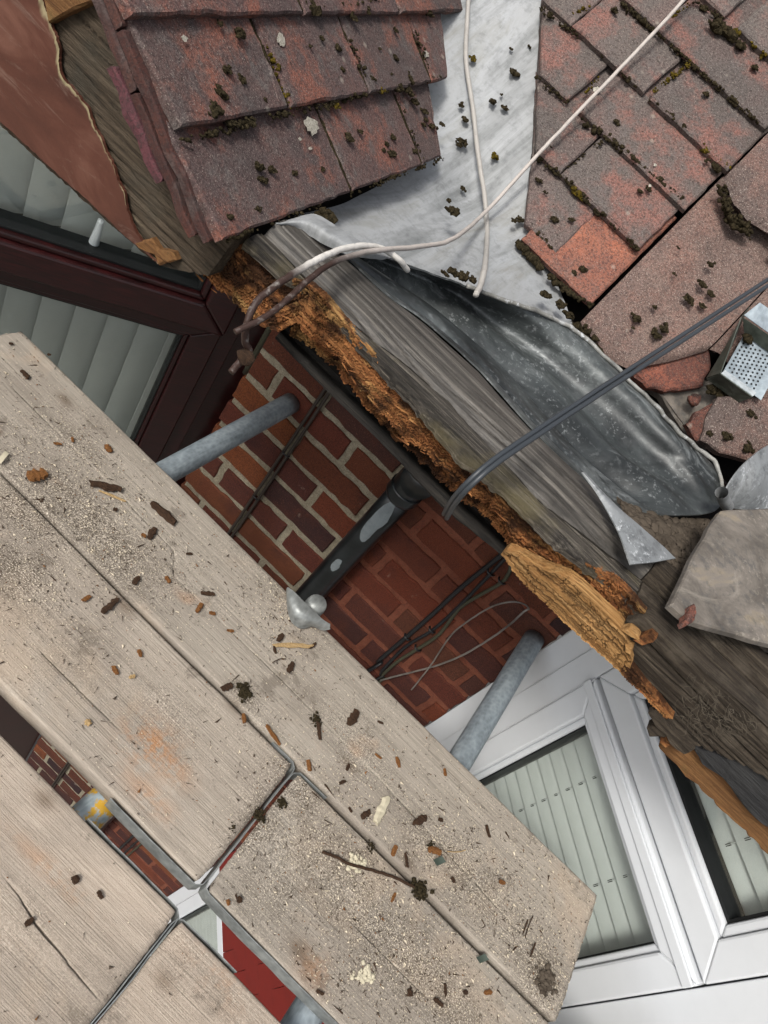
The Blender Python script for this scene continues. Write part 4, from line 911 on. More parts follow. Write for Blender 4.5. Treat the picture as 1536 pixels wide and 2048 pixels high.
# rotten front face
def rot_face(name, lower, upper, yl, yu, label, mat, seed, nu=900, nv=64, block=(.017, .008), rec=.012, thick=.012, und=.0, hb=.0034, fa=.35, pk=.7, ew=1.0, cw=.0011, ncross=420, nlong=90):
    lo = catmull([ony(p, yl) for p in lower], nu); hi = catmull([ony(p, yu) for p in upper], nu)
    lo = lo + np.c_[np.zeros(nu), np.zeros(nu), wob_edge(nu, .007 * ew, seed, .22 * 420 / nu) + wob_edge(nu, .004 * ew, seed + 1, 1.1 * 420 / nu)]
    v = np.linspace(0, 1, nv)[None, :, None]; P = lo[:, None] * (1 - v) + hi[:, None] * v
    U = np.linspace(0, np.linalg.norm(hi[-1] - hi[0]), nu)[:, None] + 0 * v[..., 0]; W = v[..., 0] * np.linalg.norm(hi - lo, axis=1)[:, None]
    wu = U + .0016 * fbm(np.stack([U * 30, W * 90, U * 0], -1), 1, 2, seed + 2); ww = W + .0010 * fbm(np.stack([U * 14, W * 40, U * 0 + 5], -1), 1, 2, seed + 3)
    r = np.random.default_rng(seed + 40); Wm = W.max(); Um = U.max(); ck_ = np.zeros_like(U); split = np.zeros_like(U)
    for _ in range(ncross):                      # short checks across the grain
        u0, w0 = r.uniform(0, Um), r.uniform(0, Wm); ln = r.uniform(.004, .014); sl = slice(max(0, int((u0 - .03) / Um * nu)), int((u0 + .03) / Um * nu) + 1)
        a_ = np.abs(wu[sl] - u0 + r.normal(0, .35) * (W[sl] - w0) + .0012 * np.sin(W[sl] * 900 + u0 * 50)); ck_[sl] = np.maximum(ck_[sl], np.exp(-(a_ / (cw * r.uniform(.6, 1.2))) ** 2) * (np.abs(W[sl] - w0) < ln / 2) * r.uniform(.5, 1))
    for _ in range(nlong):                       # splits along it
        u0, w0 = r.uniform(0, Um), r.uniform(0, Wm); ln = r.uniform(.04, .16)
        split = np.maximum(split, np.exp(-((ww - w0 - r.normal(0, .02) * (U - u0)) / r.uniform(.0005, .0012)) ** 2) * np.clip(1 - np.abs(U - u0) / ln, 0, 1) ** .5)
    rowi = np.floor(ww / block[1]).astype(np.int64); ci = np.floor(wu / block[0] + _hash(rowi, rowi * 0 + 3, rowi * 0, seed) * 7.31).astype(np.int64); hs2 = _hash(ci, rowi, rowi * 0 + 1, seed)
    patch = np.clip(fbm(np.stack([U * 9, W * 25, U * 0], -1), 1, 2, seed + 7) * 2.5 + pk, 0, 1)
    fib = fbm(np.stack([U * 9, W * 330, U * 0], -1), 1, 4, seed + 6); strand = fbm(np.stack([U * 6, W * 75, U * 0 + 3], -1), 1, 3, seed + 5)
    torn = fbm(np.stack([U * 30, W * 160, U * 0 + 9], -1), 1, 3, seed + 9)
    ck_ = np.maximum(ck_ * np.clip(patch + .3, 0, 1), .8 * split)
    dep = .003 - .0038 * ck_ + hb * (hs2 - .5) * patch + .0040 * fib * fa - rec * np.clip(strand * 1.5 + .2, 0, 1) + .0012 * torn * fa
    dep = dep - und * np.clip(1 - v[..., 0] / .35, 0, 1) ** 1.5
    P = P + np.array([0, -1.0, .25]) * dep[..., None]
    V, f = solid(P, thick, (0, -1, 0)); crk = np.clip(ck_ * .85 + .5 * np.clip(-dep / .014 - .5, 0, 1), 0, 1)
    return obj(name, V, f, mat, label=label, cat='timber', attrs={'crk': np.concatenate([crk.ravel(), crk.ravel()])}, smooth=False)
loA = [(400, 545), (430, 570), (480, 612), (521, 648), (552, 662), (588, 646), (615, 668), (673, 712), (701, 747), (748, 804), (785, 849), (853, 908), (899, 952), (990, 1028), (1038, 1088), (1100, 1130), (1170, 1190), (1250, 1262)]
hiA = [(395, 450), (440, 470), (500, 500), (540, 528), (572, 546), (600, 562), (634, 582), (712, 672), (736, 695), (791, 758), (830, 793), (869, 844), (927, 914), (1010, 976), (1123, 1090), (1186, 1133), (1241, 1172), (1290, 1225)]
rot_face('rotten_fascia', loA, hiA, .704, .690, 'rotten brown fascia timber broken into small cubes below the silvered timbers', MT['rot'], 21, rec=.004, hb=.0052, fa=.18, block=(.024, .010))
lo_ = np.array([ony(p, .700) for p in loA]); lo_ = linres(lo_, 260); rr_ = np.random.default_rng(77); sp_l = []
for _ in range(60):
    c_ = lo_[rr_.integers(0, 260)] + np.array([0, rr_.uniform(-.012, .004), rr_.uniform(-.004, .035)]); d_ = np.array([rr_.choice([-1, 1]) * rr_.uniform(.6, 1), rr_.uniform(-.25, .1), rr_.uniform(-.35, .25)]); d_ /= np.linalg.norm(d_); L_ = rr_.uniform(.006, .022); w_ = rr_.uniform(.0006, .0018)
    sp_l.append(tube([c_, c_ + d_ * L_ * .5, c_ + d_ * L_], np.array([w_, w_ * .8, w_ * .15]), 4))
V, f = join(sp_l); obj('loose_splinters', V, f, MT['rot'], bpy.data.objects['rotten_fascia'], kind='stuff', smooth=False)
# second, deeper strip of decayed wood behind its ragged lower edge
loB = [(p[0] - 8, p[1] + 16) for p in loA[5:]]; hiB = [(p[0] + 14, p[1] - 16) for p in loA[5:]]
rot_face('rotten_backing', loB, hiB, .735, .725, 'darker strip of decayed timber behind the ragged lower edge of the fascia', MT['rot'], 33, nv=24, rec=.012)
# pale split slab hanging below
loS = [(1003, 1106), (1028, 1140), (1053, 1170), (1095, 1208), (1139, 1252), (1190, 1297), (1245, 1346), (1258, 1352)]
hiS = [(1012, 1101), (1045, 1116), (1084, 1138), (1120, 1150), (1150, 1168), (1200, 1215), (1246, 1262), (1264, 1318)]
rot_face('split_fascia_slab', loS, hiS, .686, .678, 'pale blonde split slab of fascia with short cross cracks, ending in a point', MT['blonde'], 45, nu=520, nv=40, block=(.021, .0105), rec=.0, thick=.02, hb=.0, fa=.16, pk=.5, ew=.3, cw=.0009, ncross=75, nlong=26)
rot_face('brown_strip', [(1240, 1340), (1270, 1372), (1300, 1402), (1332, 1434)], [(1256, 1322), (1288, 1366), (1318, 1400), (1346, 1434)], .682, .680, 'narrow brown strip of fascia continuing below the blonde slab', MT['rot'], 47, nu=120, nv=16, rec=.002, ncross=12, nlong=6, ew=.3)
# dark weathered fascia at the right
loD = [(1232, 1300), (1262, 1355), (1300, 1400), (1335, 1442), (1395, 1492), (1470, 1525), (1536, 1556), (1640, 1630)]
hiD = [(1250, 1245), (1290, 1235), (1325, 1262), (1375, 1310), (1430, 1360), (1490, 1412), (1536, 1455), (1640, 1555)]
def face_loft(lo, hi, yl, yu, nu, nv, seed, amp=.003, sc=(6, 60), edge=.003, ncr=22, hedge=0.0):
    a = catmull([ony(p, yl) for p in lo], nu); b = catmull([ony(p, yu) for p in hi], nu)
    a = a + np.c_[np.zeros(nu), np.zeros(nu), wob_edge(nu, edge, seed, .3)]
    b = b + np.c_[np.zeros(nu), np.zeros(nu), wob_edge(nu, hedge, seed + 9, .16) + wob_edge(nu, hedge * .4, seed + 10, .7)]
    v = np.linspace(0, 1, nv)[None, :, None]; P = a[:, None] * (1 - v) + b[:, None] * v
    d = amp * fbm(np.stack([P[..., 0] * sc[0], P[..., 2] * sc[1], P[..., 0] * 0], -1), 1, 4, seed) + (cracks(P[:, 0, 0], P[..., 2], 0, seed + 1, ncr, .005) if ncr else 0)
    return P + np.array([0, -1.0, 0]) * d[..., None]
P = face_loft(loD, hiD, .690, .684, 260, 60, 51, .004); V, f = solid(P, .02, (0, -1, 0))
dk = obj('dark_fascia', V, f, MT['dark_wood'], label='dark weathered fascia at the right, dusty with cobwebs below the grey slab', cat='timber')
# broken tongue pieces at its lower edge
def shard(name, pts, y, t, mat, label, seed, bev=.003):
    Pp = jag([ony(p, y) for p in pts], .008, .0012, seed); V, f = prism(Pp, (0, t, 0), bev); return obj(name, V, f, mat, label=label, cat='timber', smooth=False)
shard('splintered_end', [(1296, 1428), (1310, 1424), (1330, 1445), (1350, 1470), (1390, 1500), (1370, 1512), (1340, 1490), (1320, 1462), (1300, 1436)], .676, .016, MT['dark_wood'], 'upper splintered tongue of dark timber over the fanlight', 5)
shard('splintered_end', [(1293, 1458), (1322, 1450), (1345, 1466), (1330, 1478), (1298, 1476)], .680, .016, MT['dark_wood'], 'short stub of broken dark timber just below the upper splintered tongue', 6)
shard('bitumen_board', [(1385, 1492), (1415, 1500), (1450, 1515), (1500, 1522), (1560, 1560), (1640, 1640), (1640, 1740), (1536, 1658), (1500, 1630), (1470, 1590), (1440, 1552), (1400, 1525)], .700, .014, MT['char'], 'black bitumen-stained board under the dark fascia at the right edge', 7)
shard('orange_board', [(1318, 1494), (1345, 1482), (1385, 1498), (1440, 1540), (1480, 1590), (1540, 1650), (1640, 1740), (1640, 1840), (1536, 1712), (1440, 1618), (1360, 1540)], .712, .022, MT['orange_wood'], 'bare orange timber running over the white fanlight at the lower right', 8)
shard('decayed_knot', [(1322, 1476), (1340, 1472), (1346, 1490), (1330, 1498), (1318, 1490)], .688, .02, MT['rot'], 'small lump of orange rot at the end of the orange board', 9)
# pale splinters round the socket
for k, (pts, m_) in enumerate([([(1240, 1262), (1258, 1258), (1275, 1270), (1282, 1285), (1262, 1275)], 'blonde'), ([(1250, 1290), (1264, 1296), (1262, 1312), (1248, 1306)], 'blonde'), ([(1268, 1282), (1300, 1268), (1312, 1280), (1285, 1292)], 'rot')]):
    shard('wood_splinter', pts, .672, .012, MT[m_], ['frayed pale splinter above the end of the blonde slab', 'frayed pale splinter below the socket, against the dark fascia', 'orange splinter at the dark socket beside the dark fascia'][k], 20 + k, .002)
# brown painted fascia on the left, bare gable timber above it
loP = [(-140, 118), (0, 242), (60, 297), (120, 352), (180, 405), (240, 462), (300, 513), (318, 528)]
hiP = [(40, -140), (70, -50), (92, 20), (118, 92), (122, 140), (160, 190), (190, 250), (222, 320), (250, 392), (262, 440), (300, 505), (318, 524)]
P = face_loft(loP, hiP, .664, .664, 200, 50, 61, .0014, (4, 9), .0012, 0, .005)
pl_ = np.clip((np.linspace(0, 1, 50)[None] + .03 * fbm(np.stack([np.arange(200)[:, None] * .12 + np.zeros((1, 50)), np.zeros((200, 50)), np.zeros((200, 50))], -1), 1, 3, 4) - .965) / .02, 0, 1)
P = P + np.array([0, -1.0, 0]) * (.0015 * pl_ * (.5 + fbm(np.stack([np.arange(200)[:, None] * .3 + np.zeros((1, 50)), np.zeros((200, 50)), np.zeros((200, 50))], -1), 1, 2, 6)))[..., None]
V, f = solid(P, .004, (0, -1, 0)); pr = pl_.ravel()
obj('painted_fascia', V, f, MT['brown'], label='brown painted fascia at the upper left, its paint peeling along the top edge', cat='fascia', attrs={'peel': np.concatenate([pr, pr])})
gl = [(-140, 130), (0, 250), (120, 358), (240, 465), (320, 530), (380, 545), (415, 552)]
gh = [(180, -120), (215, 0), (260, 90), (320, 200), (380, 300), (430, 400), (470, 478)]
P = face_loft(gl, gh, .671, .671, 260, 90, 71, .003, (7, 30), .002); V, f = solid(P, .03, (0, -1, 0))
obj('gable_board', V, f, MT['gable_wood'], label='bare grey-brown gable timber between the painted fascia and the verge tiles', cat='timber')
shard('rotten_tooth', [(268, 487), (300, 478), (316, 500), (345, 505), (352, 520), (318, 532), (308, 512), (290, 505)], .662, .01, MT['orange_wood'], 'ragged rotten tooth of wood hanging over the mahogany fanlight', 31)
# rafter foot and dark hollow under the verge at the top left
Pb = [ony(p, .660) for p in ((75, -60), (210, -60), (185, 2), (95, 46))]; V, f = prism(jag(Pb, .02, .001, 4), (0, .05, 0), .003); obj('rafter_foot', V, f, MT['orange_wood'], label='brown rafter foot at the top left above the peeling fascia', cat='timber', smooth=False)
# soffit strips under the fascia
SO = [[(552, 672, .492), (640, 768, .492), (770, 893, .492), (890, 1015, .492), (1000, 1108, .492), (1042, 1150, .492)],
      [(560, 664, .500), (650, 756, .500), (785, 880, .500), (905, 1000, .500), (1012, 1094, .500), (1055, 1135, .500)],
      [(566, 658, .492), (658, 748, .492), (795, 870, .492), (915, 990, .492), (1018, 1084, .492), (1062, 1126, .492)],
      [(572, 652, .502), (668, 738, .502), (805, 858, .502), (925, 978, .502), (1026, 1074, .502), (1070, 1116, .502)],
      [(580, 644, .494), (680, 726, .494), (818, 845, .494), (940, 964, .494), (1038, 1060, .494), (1080, 1102, .494)]]
P = loft(SO, 160, 26, .0012, 50, 3); V, f = solid(P, .012); obj('soffit_strip', V, f, MT['soffit'], label='dark grooved soffit strip running above the brick wall', cat='timber')
FE = [[(585, 648, .512), (684, 728, .512), (822, 848, .512), (944, 966, .512), (1042, 1062, .512), (1090, 1110, .512)], [(620, 640, .522), (720, 720, .522), (850, 830, .522), (975, 945, .522), (1080, 1040, .522), (1130, 1090, .522)]]
P = loft(FE, 120, 16, .003, 60, 5); V, f = solid(P, .004); obj('felt_strip', V, f, MT['felt'], label='grey strip of old roofing felt between soffit and rotten fascia', cat='felt')

# dirt bed and grey slab at the right
DB = [[(1225, 1000, .585), (1300, 1035, .585), (1400, 1045, .585), (1480, 1040, .59)], [(1260, 1060, .602), (1330, 1075, .600), (1400, 1090, .596), (1470, 1100, .596)], [(1300, 1135, .615), (1340, 1180, .615), (1400, 1200, .612), (1470, 1210, .61)]]
P = loft(DB, 120, 70); P[..., 2] += .009 * np.abs(fbm(P, 45, 4, 3)) + .003 * fbm(P, 200, 2, 5); V, f = solid(P, .006); obj('gutter_dirt', V, f, MT['dirt'], label='dark fibrous dirt lying in the open gutter beside the grey slab', cat='dirt')
sp_ = [(1452, 1014, .655), (1420, 1066, .650), (1395, 1110, .646), (1372, 1158, .641), (1350, 1204, .637), (1366, 1221, .636), (1384, 1238, .635), (1450, 1260, .636), (1540, 1288, .637), (1640, 1320, .637), (1640, 1010, .66), (1536, 1012, .66)]
Pp = np.array([onz(p[:2], p[2]) for p in sp_]); Pp = jag(Pp, .022, .0006, 3); nsl = np.array([.0, -.08, 1.0]); nsl /= np.linalg.norm(nsl)
Pp = Pp - np.outer((Pp - Pp.mean(0)) @ nsl, nsl); V, f = prism(Pp, -nsl * .010, .003); slab = obj('grey_slab', V, f, MT['slab'], label='lichen-grey slab with a tan lower border at the right edge', cat='slab', smooth=False)
ed = [(1378, 1236, .612), (1450, 1266, .612), (1540, 1298, .612), (1640, 1330, .612)]
P = loft([[(p[0] - 4, p[1] + 8 + 18 * (k % 2) , p[2] - .006) for k, p in enumerate(ed)], [(p[0] + 10, p[1] - 16, p[2] + .006) for p in ed]], 70, 14, .006, 60, 7); V, f = solid(P, .012); obj('crusty_underside', V, f, MT['slabedge'], slab)
Pn = [onz(p, .6405) for p in ((1382, 1212), (1390, 1205), (1394, 1225), (1386, 1245), (1376, 1248), (1372, 1240))]; V, f = prism(jag(Pn, .006, .001, 8), (0, 0, -.012), .002); obj('rusty_patch', V, f, MT['broken'], slab, smooth=False)
# cobwebs on the dark fascia
cw = []
r = np.random.default_rng(5)
for k in range(150):
    a = np.array([1405, 1420]) + r.normal(0, 1, 2) * np.array([26, 26]) if k < 95 else np.array([1470 + r.normal(0, 30), 1445 + r.normal(0, 12)])
    b = a + r.normal(0, 1, 2) * np.array([12, 13]); m_ = (a + b) / 2 + r.normal(0, 4, 2)
    pth = catmull([ony(a, .681), ony(m_, .677), ony(b, .681)], 5); cw.append(tube(pth, r.uniform(.00015, .0003), 4, False))
V, f = join(cw); obj('cobweb', V, f, MT['cobweb'], label='matted grey cobweb clinging to the dark fascia', cat='cobweb', kind='stuff')

# ================================================================== DOWNPIPE AND WALL CABLES
YP = YW - .052
dp = empty('downpipe', (-.055, YP, GZ), 'black downpipe with patches of worn grey paint, fixed to the brick wall', 'pipe')
pt = [ony(zpt((450, 900), 2.56, p), YP) for p in ((930, 215), (435, 730))]
xp = (pt[0][0] + pt[1][0]) / 2
V, f = tube(linres([(xp, YP, pt[0][2] + .02), (xp, YP, GZ + .01)], 30), .033, 28); pipe_o = obj('pipe', V, f, MT['pipe'], dp)
V, f = tube(linres([(xp, YP, pt[0][2] + .012), (xp, YP, pt[0][2] - .010), (xp, YP, pt[0][2] - .022)], 8), np.array([.040] * 6 + [.038, .035]), 28); obj('socket_collar', V, f, MT['pipe'], dp)
top = ony((830, 912), YP)
el = catmull([(xp, YP, pt[0][2] + .0), (xp, YP - .004, pt[0][2] + .03), (xp + .004, YP - .03, top[2] + .02), (xp + .01, YP - .10, top[2] + .06), (xp + .014, YP - .20, top[2] + .12)], 24)
V, f = tube(el, np.array([.037] * 8 + list(np.linspace(.0375, .034, 16))), 28); obj('swan_neck', V, f, MT['pipe'], dp)
def patch(px, py, w_, h_, seed):
    """worn paint: a thin skin that follows the pipe"""
    c_ = ony((px, py), YP - .033); r = np.random.default_rng(seed); n = 26; th = np.linspace(0, 2 * math.pi, n, endpoint=False)
    rr = 1 + .16 * r.normal(size=n); rr = (rr + np.roll(rr, 1) + np.roll(rr, -1)) / 3; V = []
    for k in (0., .5, 1.):
        for t_, q in zip(th, rr):
            x_ = np.clip(c_[0] + k * w_ * q * math.cos(t_), xp - .032, xp + .032); z_ = c_[2] + k * h_ * q * math.sin(t_); V.append((x_, YP - math.sqrt(max(.0335 ** 2 - (x_ - xp) ** 2, 0)) - .0004, z_))
    f = gridf(3, n, True); o = obj('worn_patch', V, f, MT['pipe_worn'], pipe_o); return o
patch(752, 1045, .017, .075, 1); patch(672, 1130, .010, .024, 2)

def cable(name, pts, rad, mat, label, n=80, wob=.0006, seed=0, cat='cable', seg=8, rust=None, group=None, parent=None):
    P = catmull(pts, n); r = np.random.default_rng(seed); P = P + np.c_[wob_edge(n, wob, seed, .35), wob_edge(n, wob, seed + 1, .35), wob_edge(n, wob, seed + 2, .35)]
    R_ = rad * (1 + wob_edge(n, .10, seed + 4, .8)) if rust is not None else rad
    V, f = tube(P, R_ if not np.isscalar(R_) else np.full(n, R_), seg)
    at = {'rust': np.repeat(np.interp(np.linspace(0, 1, n), rust[0], rust[1]), seg)} if rust is not None else None
    return obj(name, V, f, MT[mat], parent, label=label if parent is None else None, cat=cat if parent is None else None, group=group, attrs=at)
wpt = lambda px, dy: ony(px, YW - dy)
# brown twin run on the left of the pipe
xa_ = wpt((648, 780), .006)[0]
ca = cable('wall_cable', [wpt((690, 715), .007), wpt((648, 781), .007), wpt((566, 905), .007), wpt((460, 1062), .007), (xa_ - .004, YW - .007, -1.2), (xa_ - .01, YW - .007, -3.6)], .0042, 'cable_brn', 'left strand of the brown cable pair clipped to the grey-pointed bricks', 120, .0012, 3, group='brown cable pair on the left of the wall')
cb = cable('wall_cable', [wpt((700, 722), .007), wpt((657, 787), .007), wpt((575, 912), .007), wpt((469, 1066), .007), (xa_ + .007, YW - .007, -1.2), (xa_ + .0, YW - .007, -3.6)], .0042, 'cable_brn', 'right strand of the brown cable pair clipped to the grey-pointed bricks', 120, .0012, 5, group='brown cable pair on the left of the wall')
for p in ((571, 908), (512, 995)):
    c_ = wpt(p, .010); V, f = tube([c_ + [-.011, .004, 0], c_ + [-.006, -.003, 0], c_ + [.006, -.003, 0], c_ + [.011, .004, 0]], .0022, 6); obj('cable_clip', V, f, MT['cable_blk'], ca)
z2 = lambda p: zpt((760, 980), 3.84, p)
b1 = cable('wall_cable', [wpt(z2(p), .009) for p in ((1010, 420), (930, 500), (600, 770), (330, 1020), (0, 1300), (-120, 1405))] + [(.105, YW - .009, -1.4), (.10, YW - .009, -3.6)], .0058, 'cable_blk', 'thick black cable running straight down the red-painted bricks', 120, .0008, 7)
b2 = cable('wall_cable', [wpt(z2(p), .008) for p in ((1010, 480), (940, 545), (850, 640), (620, 880), (400, 1080), (200, 1200), (0, 1400), (-90, 1490))] + [(.135, YW - .008, -1.4), (.13, YW - .008, -3.6)], .0042, 'cable_blk', 'thin black cable sagging beside the thick black one', 120, .0012, 9)
b3 = cable('wall_cable', [wpt(z2(p), .008) for p in ((1012, 560), (990, 640), (930, 715), (780, 800), (620, 900), (540, 1000), (440, 1120), (290, 1220), (130, 1320), (0, 1440), (-80, 1520))] + [(.155, YW - .008, -1.4), (.15, YW - .008, -3.6)], .0045, 'cable_olv', 'olive cable looping down the red-painted bricks', 140, .0008, 11)
for p, par in (((845, 640), b2), ((930, 705), b3), ((395, 1080), b2), ((285, 1220), b3), ((205, 1135), b1)):
    c_ = wpt(z2(p), .012); V, f = tube([c_ + [-.010, .006, .001], c_ + [-.005, -.003, 0], c_ + [.005, -.003, 0], c_ + [.010, .006, -.001]], .0026, 6); obj('cable_clip', V, f, MT['cable_blk'], par)
cable('stripped_wire', [wpt(z2(p), d_) for p, d_ in (((240, 1536), .02), ((380, 1360), .022), ((460, 1240), .03), ((560, 1100), .035), ((700, 990), .04), ((850, 900), .04), ((960, 865), .036), ((1060, 862), .03), ((1120, 885), .022), ((1145, 915), .012))], .0019, 'wire', 'upper arc of the stripped steel wire on the red-painted bricks', 90, .0006, 13, cat='wire')
cable('stripped_wire', [wpt(z2(p), d_) for p, d_ in (((1145, 915), .012), ((1110, 930), .02), ((1000, 1030), .03), ((850, 1140), .035), ((650, 1260), .03), ((430, 1350), .022), ((200, 1410), .016), ((0, 1462), .012))], .0024, 'wire', 'lower strand of the stripped steel wire on the red-painted bricks', 90, .0006, 15, cat='wire')
# old green conduit behind the rotten corner
V, f = tube(linres([ony((548, 640), 1.1), ony((490, 745), 1.2)], 8), .006, 8); obj('green_conduit', V, f, MT['cable_olv'], label='short mossy conduit behind the rusty cable ends', cat='conduit')

# ================================================================== CABLES OVER THE ROOF
cable('aerial_cable', [onm(p, .03) for p in ((1420, -60), (1372, -5))] + [onm(p, h) for p, h in (((1290, 85), .028), ((1165, 215), .026), ((1075, 310), .018), ((975, 420), .008))] + [onz(p, z) for p, z in (((905, 478), 0.612), ((830, 494), 0.622), ((760, 500), 0.635), ((700, 512), 0.642), ((645, 538), 0.642), ((600, 575), 0.635), ((560, 612), 0.625), ((520, 640), 0.617), ((470, 664), 0.608))], .0032, 'cable_pnk', 'long pinkish white cable crossing the tiles, with a rusty bent end over the rot', 200, .0006, 21, seg=10, rust=([0, .80, .88, 1], [0, 0, 1, 1]))
cable('aerial_cable', [onz(p, z) for p, z in (((815, 540), 0.606), ((800, 522), 0.620), ((770, 500), 0.628), ((730, 492), 0.638), ((680, 500), 0.645), ((630, 522), 0.647), ((580, 552), 0.642), ((540, 580), 0.634), ((512, 606), 0.625), ((496, 640), 0.612), ((490, 680), 0.592), ((498, 705), 0.580), ((482, 722), 0.572), ((462, 744), 0.565))], .0037, 'cable_wht', 'short white cable bent over the timber, its end rusted and knotted', 150, .0006, 23, seg=10, rust=([0, .56, .66, 1], [0, 0, 1, 1]))
V, f = blob(onz((492, 714), .580), .0085, 3, 1.0, .5); 
obj('rust_knot', V, f, MT['chip_b'], label='crusty knot on the rusted end of the white cable', cat='rust')
cable('valley_cable', [onm(p, h) for p, h in (((940, -60), -.024), ((935, 30), -.026), ((932, 120), -.026), ((945, 210), -.026), ((955, 300), -.022), ((970, 400), -.014), ((974, 470), -.004))] + [onz(p, z) for p, z in (((970, 530), .622), ((962, 568), .626), ((952, 590), .628))], .0040, 'cable_dgr', 'dusty grey cable lying down the lead valley', 120, .0005, 25, seg=10, rust=([0, 1], [0, 0]))
tw = [((2100, 190), 1.15), ((1840, 365), 1.0), ((1640, 498), .870), ((1536, 565), .815), ((1400, 653), .760), ((1250, 750), .716), ((1120, 835), .690), ((1000, 916), .668), ((950, 957), .652), ((922, 985), .632), ((903, 1010), .600), ((891, 1032), .555)]
for s_, m_, lb in ((-1, 'cable_gry', 'upper strand of the twin slate-grey cable stretched over the lead sheet'), (1, 'cable_gry', 'lower strand of the twin slate-grey cable stretched over the lead sheet')):
    off = np.array([.55, .83]) * 5.0 * s_
    cable('twin_cable', [onz((p[0] + off[0], p[1] + off[1]), z) for p, z in tw], .0027, m_, lb, 110, .0002, 31, seg=10, group='twin cable over the lead sheet')

# ================================================================== MOSS, LICHEN
def on_roof_l(p): return onl(p, -.004)
def clump(p, r_px, fn, parent, seed, mat='moss', flat=.6):
    c_ = fn(p); rad = r_px * np.linalg.norm(c_ - CAM) / F
    r = np.random.default_rng(seed); parts = []
    for i_ in range(8 if r_px < 6 else 22):
        q = r.normal(0, .34, 3); q[2] = abs(q[2]) * flat; parts.append(blob(c_ + q * rad, rad * r.uniform(.24, .46), int(r.integers(9999)), .8, .8, 1))
    V, f = join(parts)
    return obj('moss_clump', V, f, MT[mat], parent, smooth=False)
mL = [(422, 223, 16), (440, 188, 10), (455, 142, 7), (482, 160, 6), (480, 68, 9), (440, 48, 5), (518, 336, 8), (542, 340, 6), (524, 360, 7), (590, 348, 5), (645, 340, 5), (515, 418, 6), (458, 434, 6), (676, 98, 6), (682, 140, 5), (698, 276, 8), (782, 310, 8), (786, 276, 5), (774, 290, 4), (768, 302, 4), (720, 264, 4), (790, 116, 5), (780, 150, 4), (858, 30, 6), (792, 63, 4), (644, 78, 4), (620, 92, 3), (706, 36, 6), (733, 22, 6), (850, 225, 5), (864, 254, 6), (852, 240, 4), (846, 250, 4), (884, 250, 4), (828, 305, 6), (742, 157, 5), (760, 98, 3), (526, 202, 6), (463, 250, 8), (498, 243, 9), (818, 185, 7), (796, 178, 9), (830, 205, 6), (625, 18, 13), (652, 215, 5), (672, 213, 5), (760, 182, 7), (818, 158, 7)]
for k, (x_, y_, r_) in enumerate(mL): clump((x_, y_), r_ * 1.5, on_roof_l, bay_roof, 200 + k, 'moss_g' if k in (45, 46) else 'moss')
mM = [(1232, 245 + 0, 6), (1280, 378 + 6, 5), (1108, 440, 7), (1142, 440, 5), (1078, 363, 5), (1090, 385, 4), (1228, 22, 6), (1430, 58, 12), (1460, 75, 12), (1447, 62, 9), (1480, 95, 8), (1508, 136, 6), (1412, 190, 5), (1432, 338, 8), (1411, 322, 4), (1418, 322, 4), (1296, 379, 5), (1102, 295, 3), (1165, 540, 7), (1148, 545, 5)]
for k, (x_, y_, r_) in enumerate(mM): clump((x_, y_), r_ * 1.4, lambda p: onm(p, -.003), main_roof, 300 + k)
mR = [(1422, 532, 6), (1404, 570, 8), (1376, 600, 9), (1420, 588, 7), (1308, 615, 5), (1272, 638, 9), (1404, 612, 6), (1326, 659, 10), (1312, 671, 9), (1266, 656, 4), (1500, 826, 7), (1452, 872, 10), (1418, 866, 6), (1490, 895, 12), (1356, 495, 4), (1348, 548, 4)]
for k, (x_, y_, r_) in enumerate(mR): clump((x_, y_), r_ * 1.3, lambda p: onm(p, .012), conc, 400 + k)
mV = [(1030, 148, 8), (985, 205, 7), (1010, 217, 6), (988, 314, 7), (945, 118, 6), (930, 240, 6), (925, 285, 8), (918, 290, 6), (922, 212, 5), (905, 422, 12), (925, 378, 6), (897, 402, 5), (1003, 190, 4), (1022, 98, 4), (1060, 95, 4), (1040, 440, 7), (1028, 442, 5), (650, 432, 17), (640, 440, 10)]
for k, (x_, y_, r_) in enumerate(mV): clump((x_, y_), r_ * 1.3, lambda p: onm(p, -.030) if p[1] < 395 else onz(p, .602), lead_v, 500 + k, 'moss_g' if k in (3, 4) else 'moss', .5)
for k, (x_, y_, r_) in enumerate([(905, 545, 14), (925, 555, 16), (945, 562, 12), (890, 548, 9), (1090, 590, 12), (1120, 610, 14), (1135, 630, 14)]): clump((x_, y_), r_, lambda p: onz(p, .590), lead_v, 560 + k, 'moss', .5)
def moss_line(pts, fn, parent, dens, r0, seed, mat='moss', spread=.002):
    """a ragged ridge of many small tufts"""
    P = np.array([fn(p) for p in pts]); L = np.linalg.norm(np.diff(P, axis=0), axis=1).sum(); n = max(4, int(L * dens)); Q = linres(P, n); r = np.random.default_rng(seed); out = []
    m_ = fbm(np.c_[np.arange(n) * 6 / n * max(L / .1, 1), np.zeros(n), np.zeros(n)], 1, 2, seed)
    for k in range(n):
        if m_[k] < -.25: continue
        rad = r0 * (.5 + r.random()) * (.8 + .9 * max(m_[k], 0)); out.append(blob(Q[k] + r.normal(0, spread, 3), rad, int(r.integers(9999)), .8, .7, 1))
    if not out: return
    V, f = join(out); return obj('moss_ridge', V, f, MT[mat], parent, kind='stuff', smooth=True)
zt3 = lambda *ps: [zpt((936, 0), 2.56, p) for p in ps]
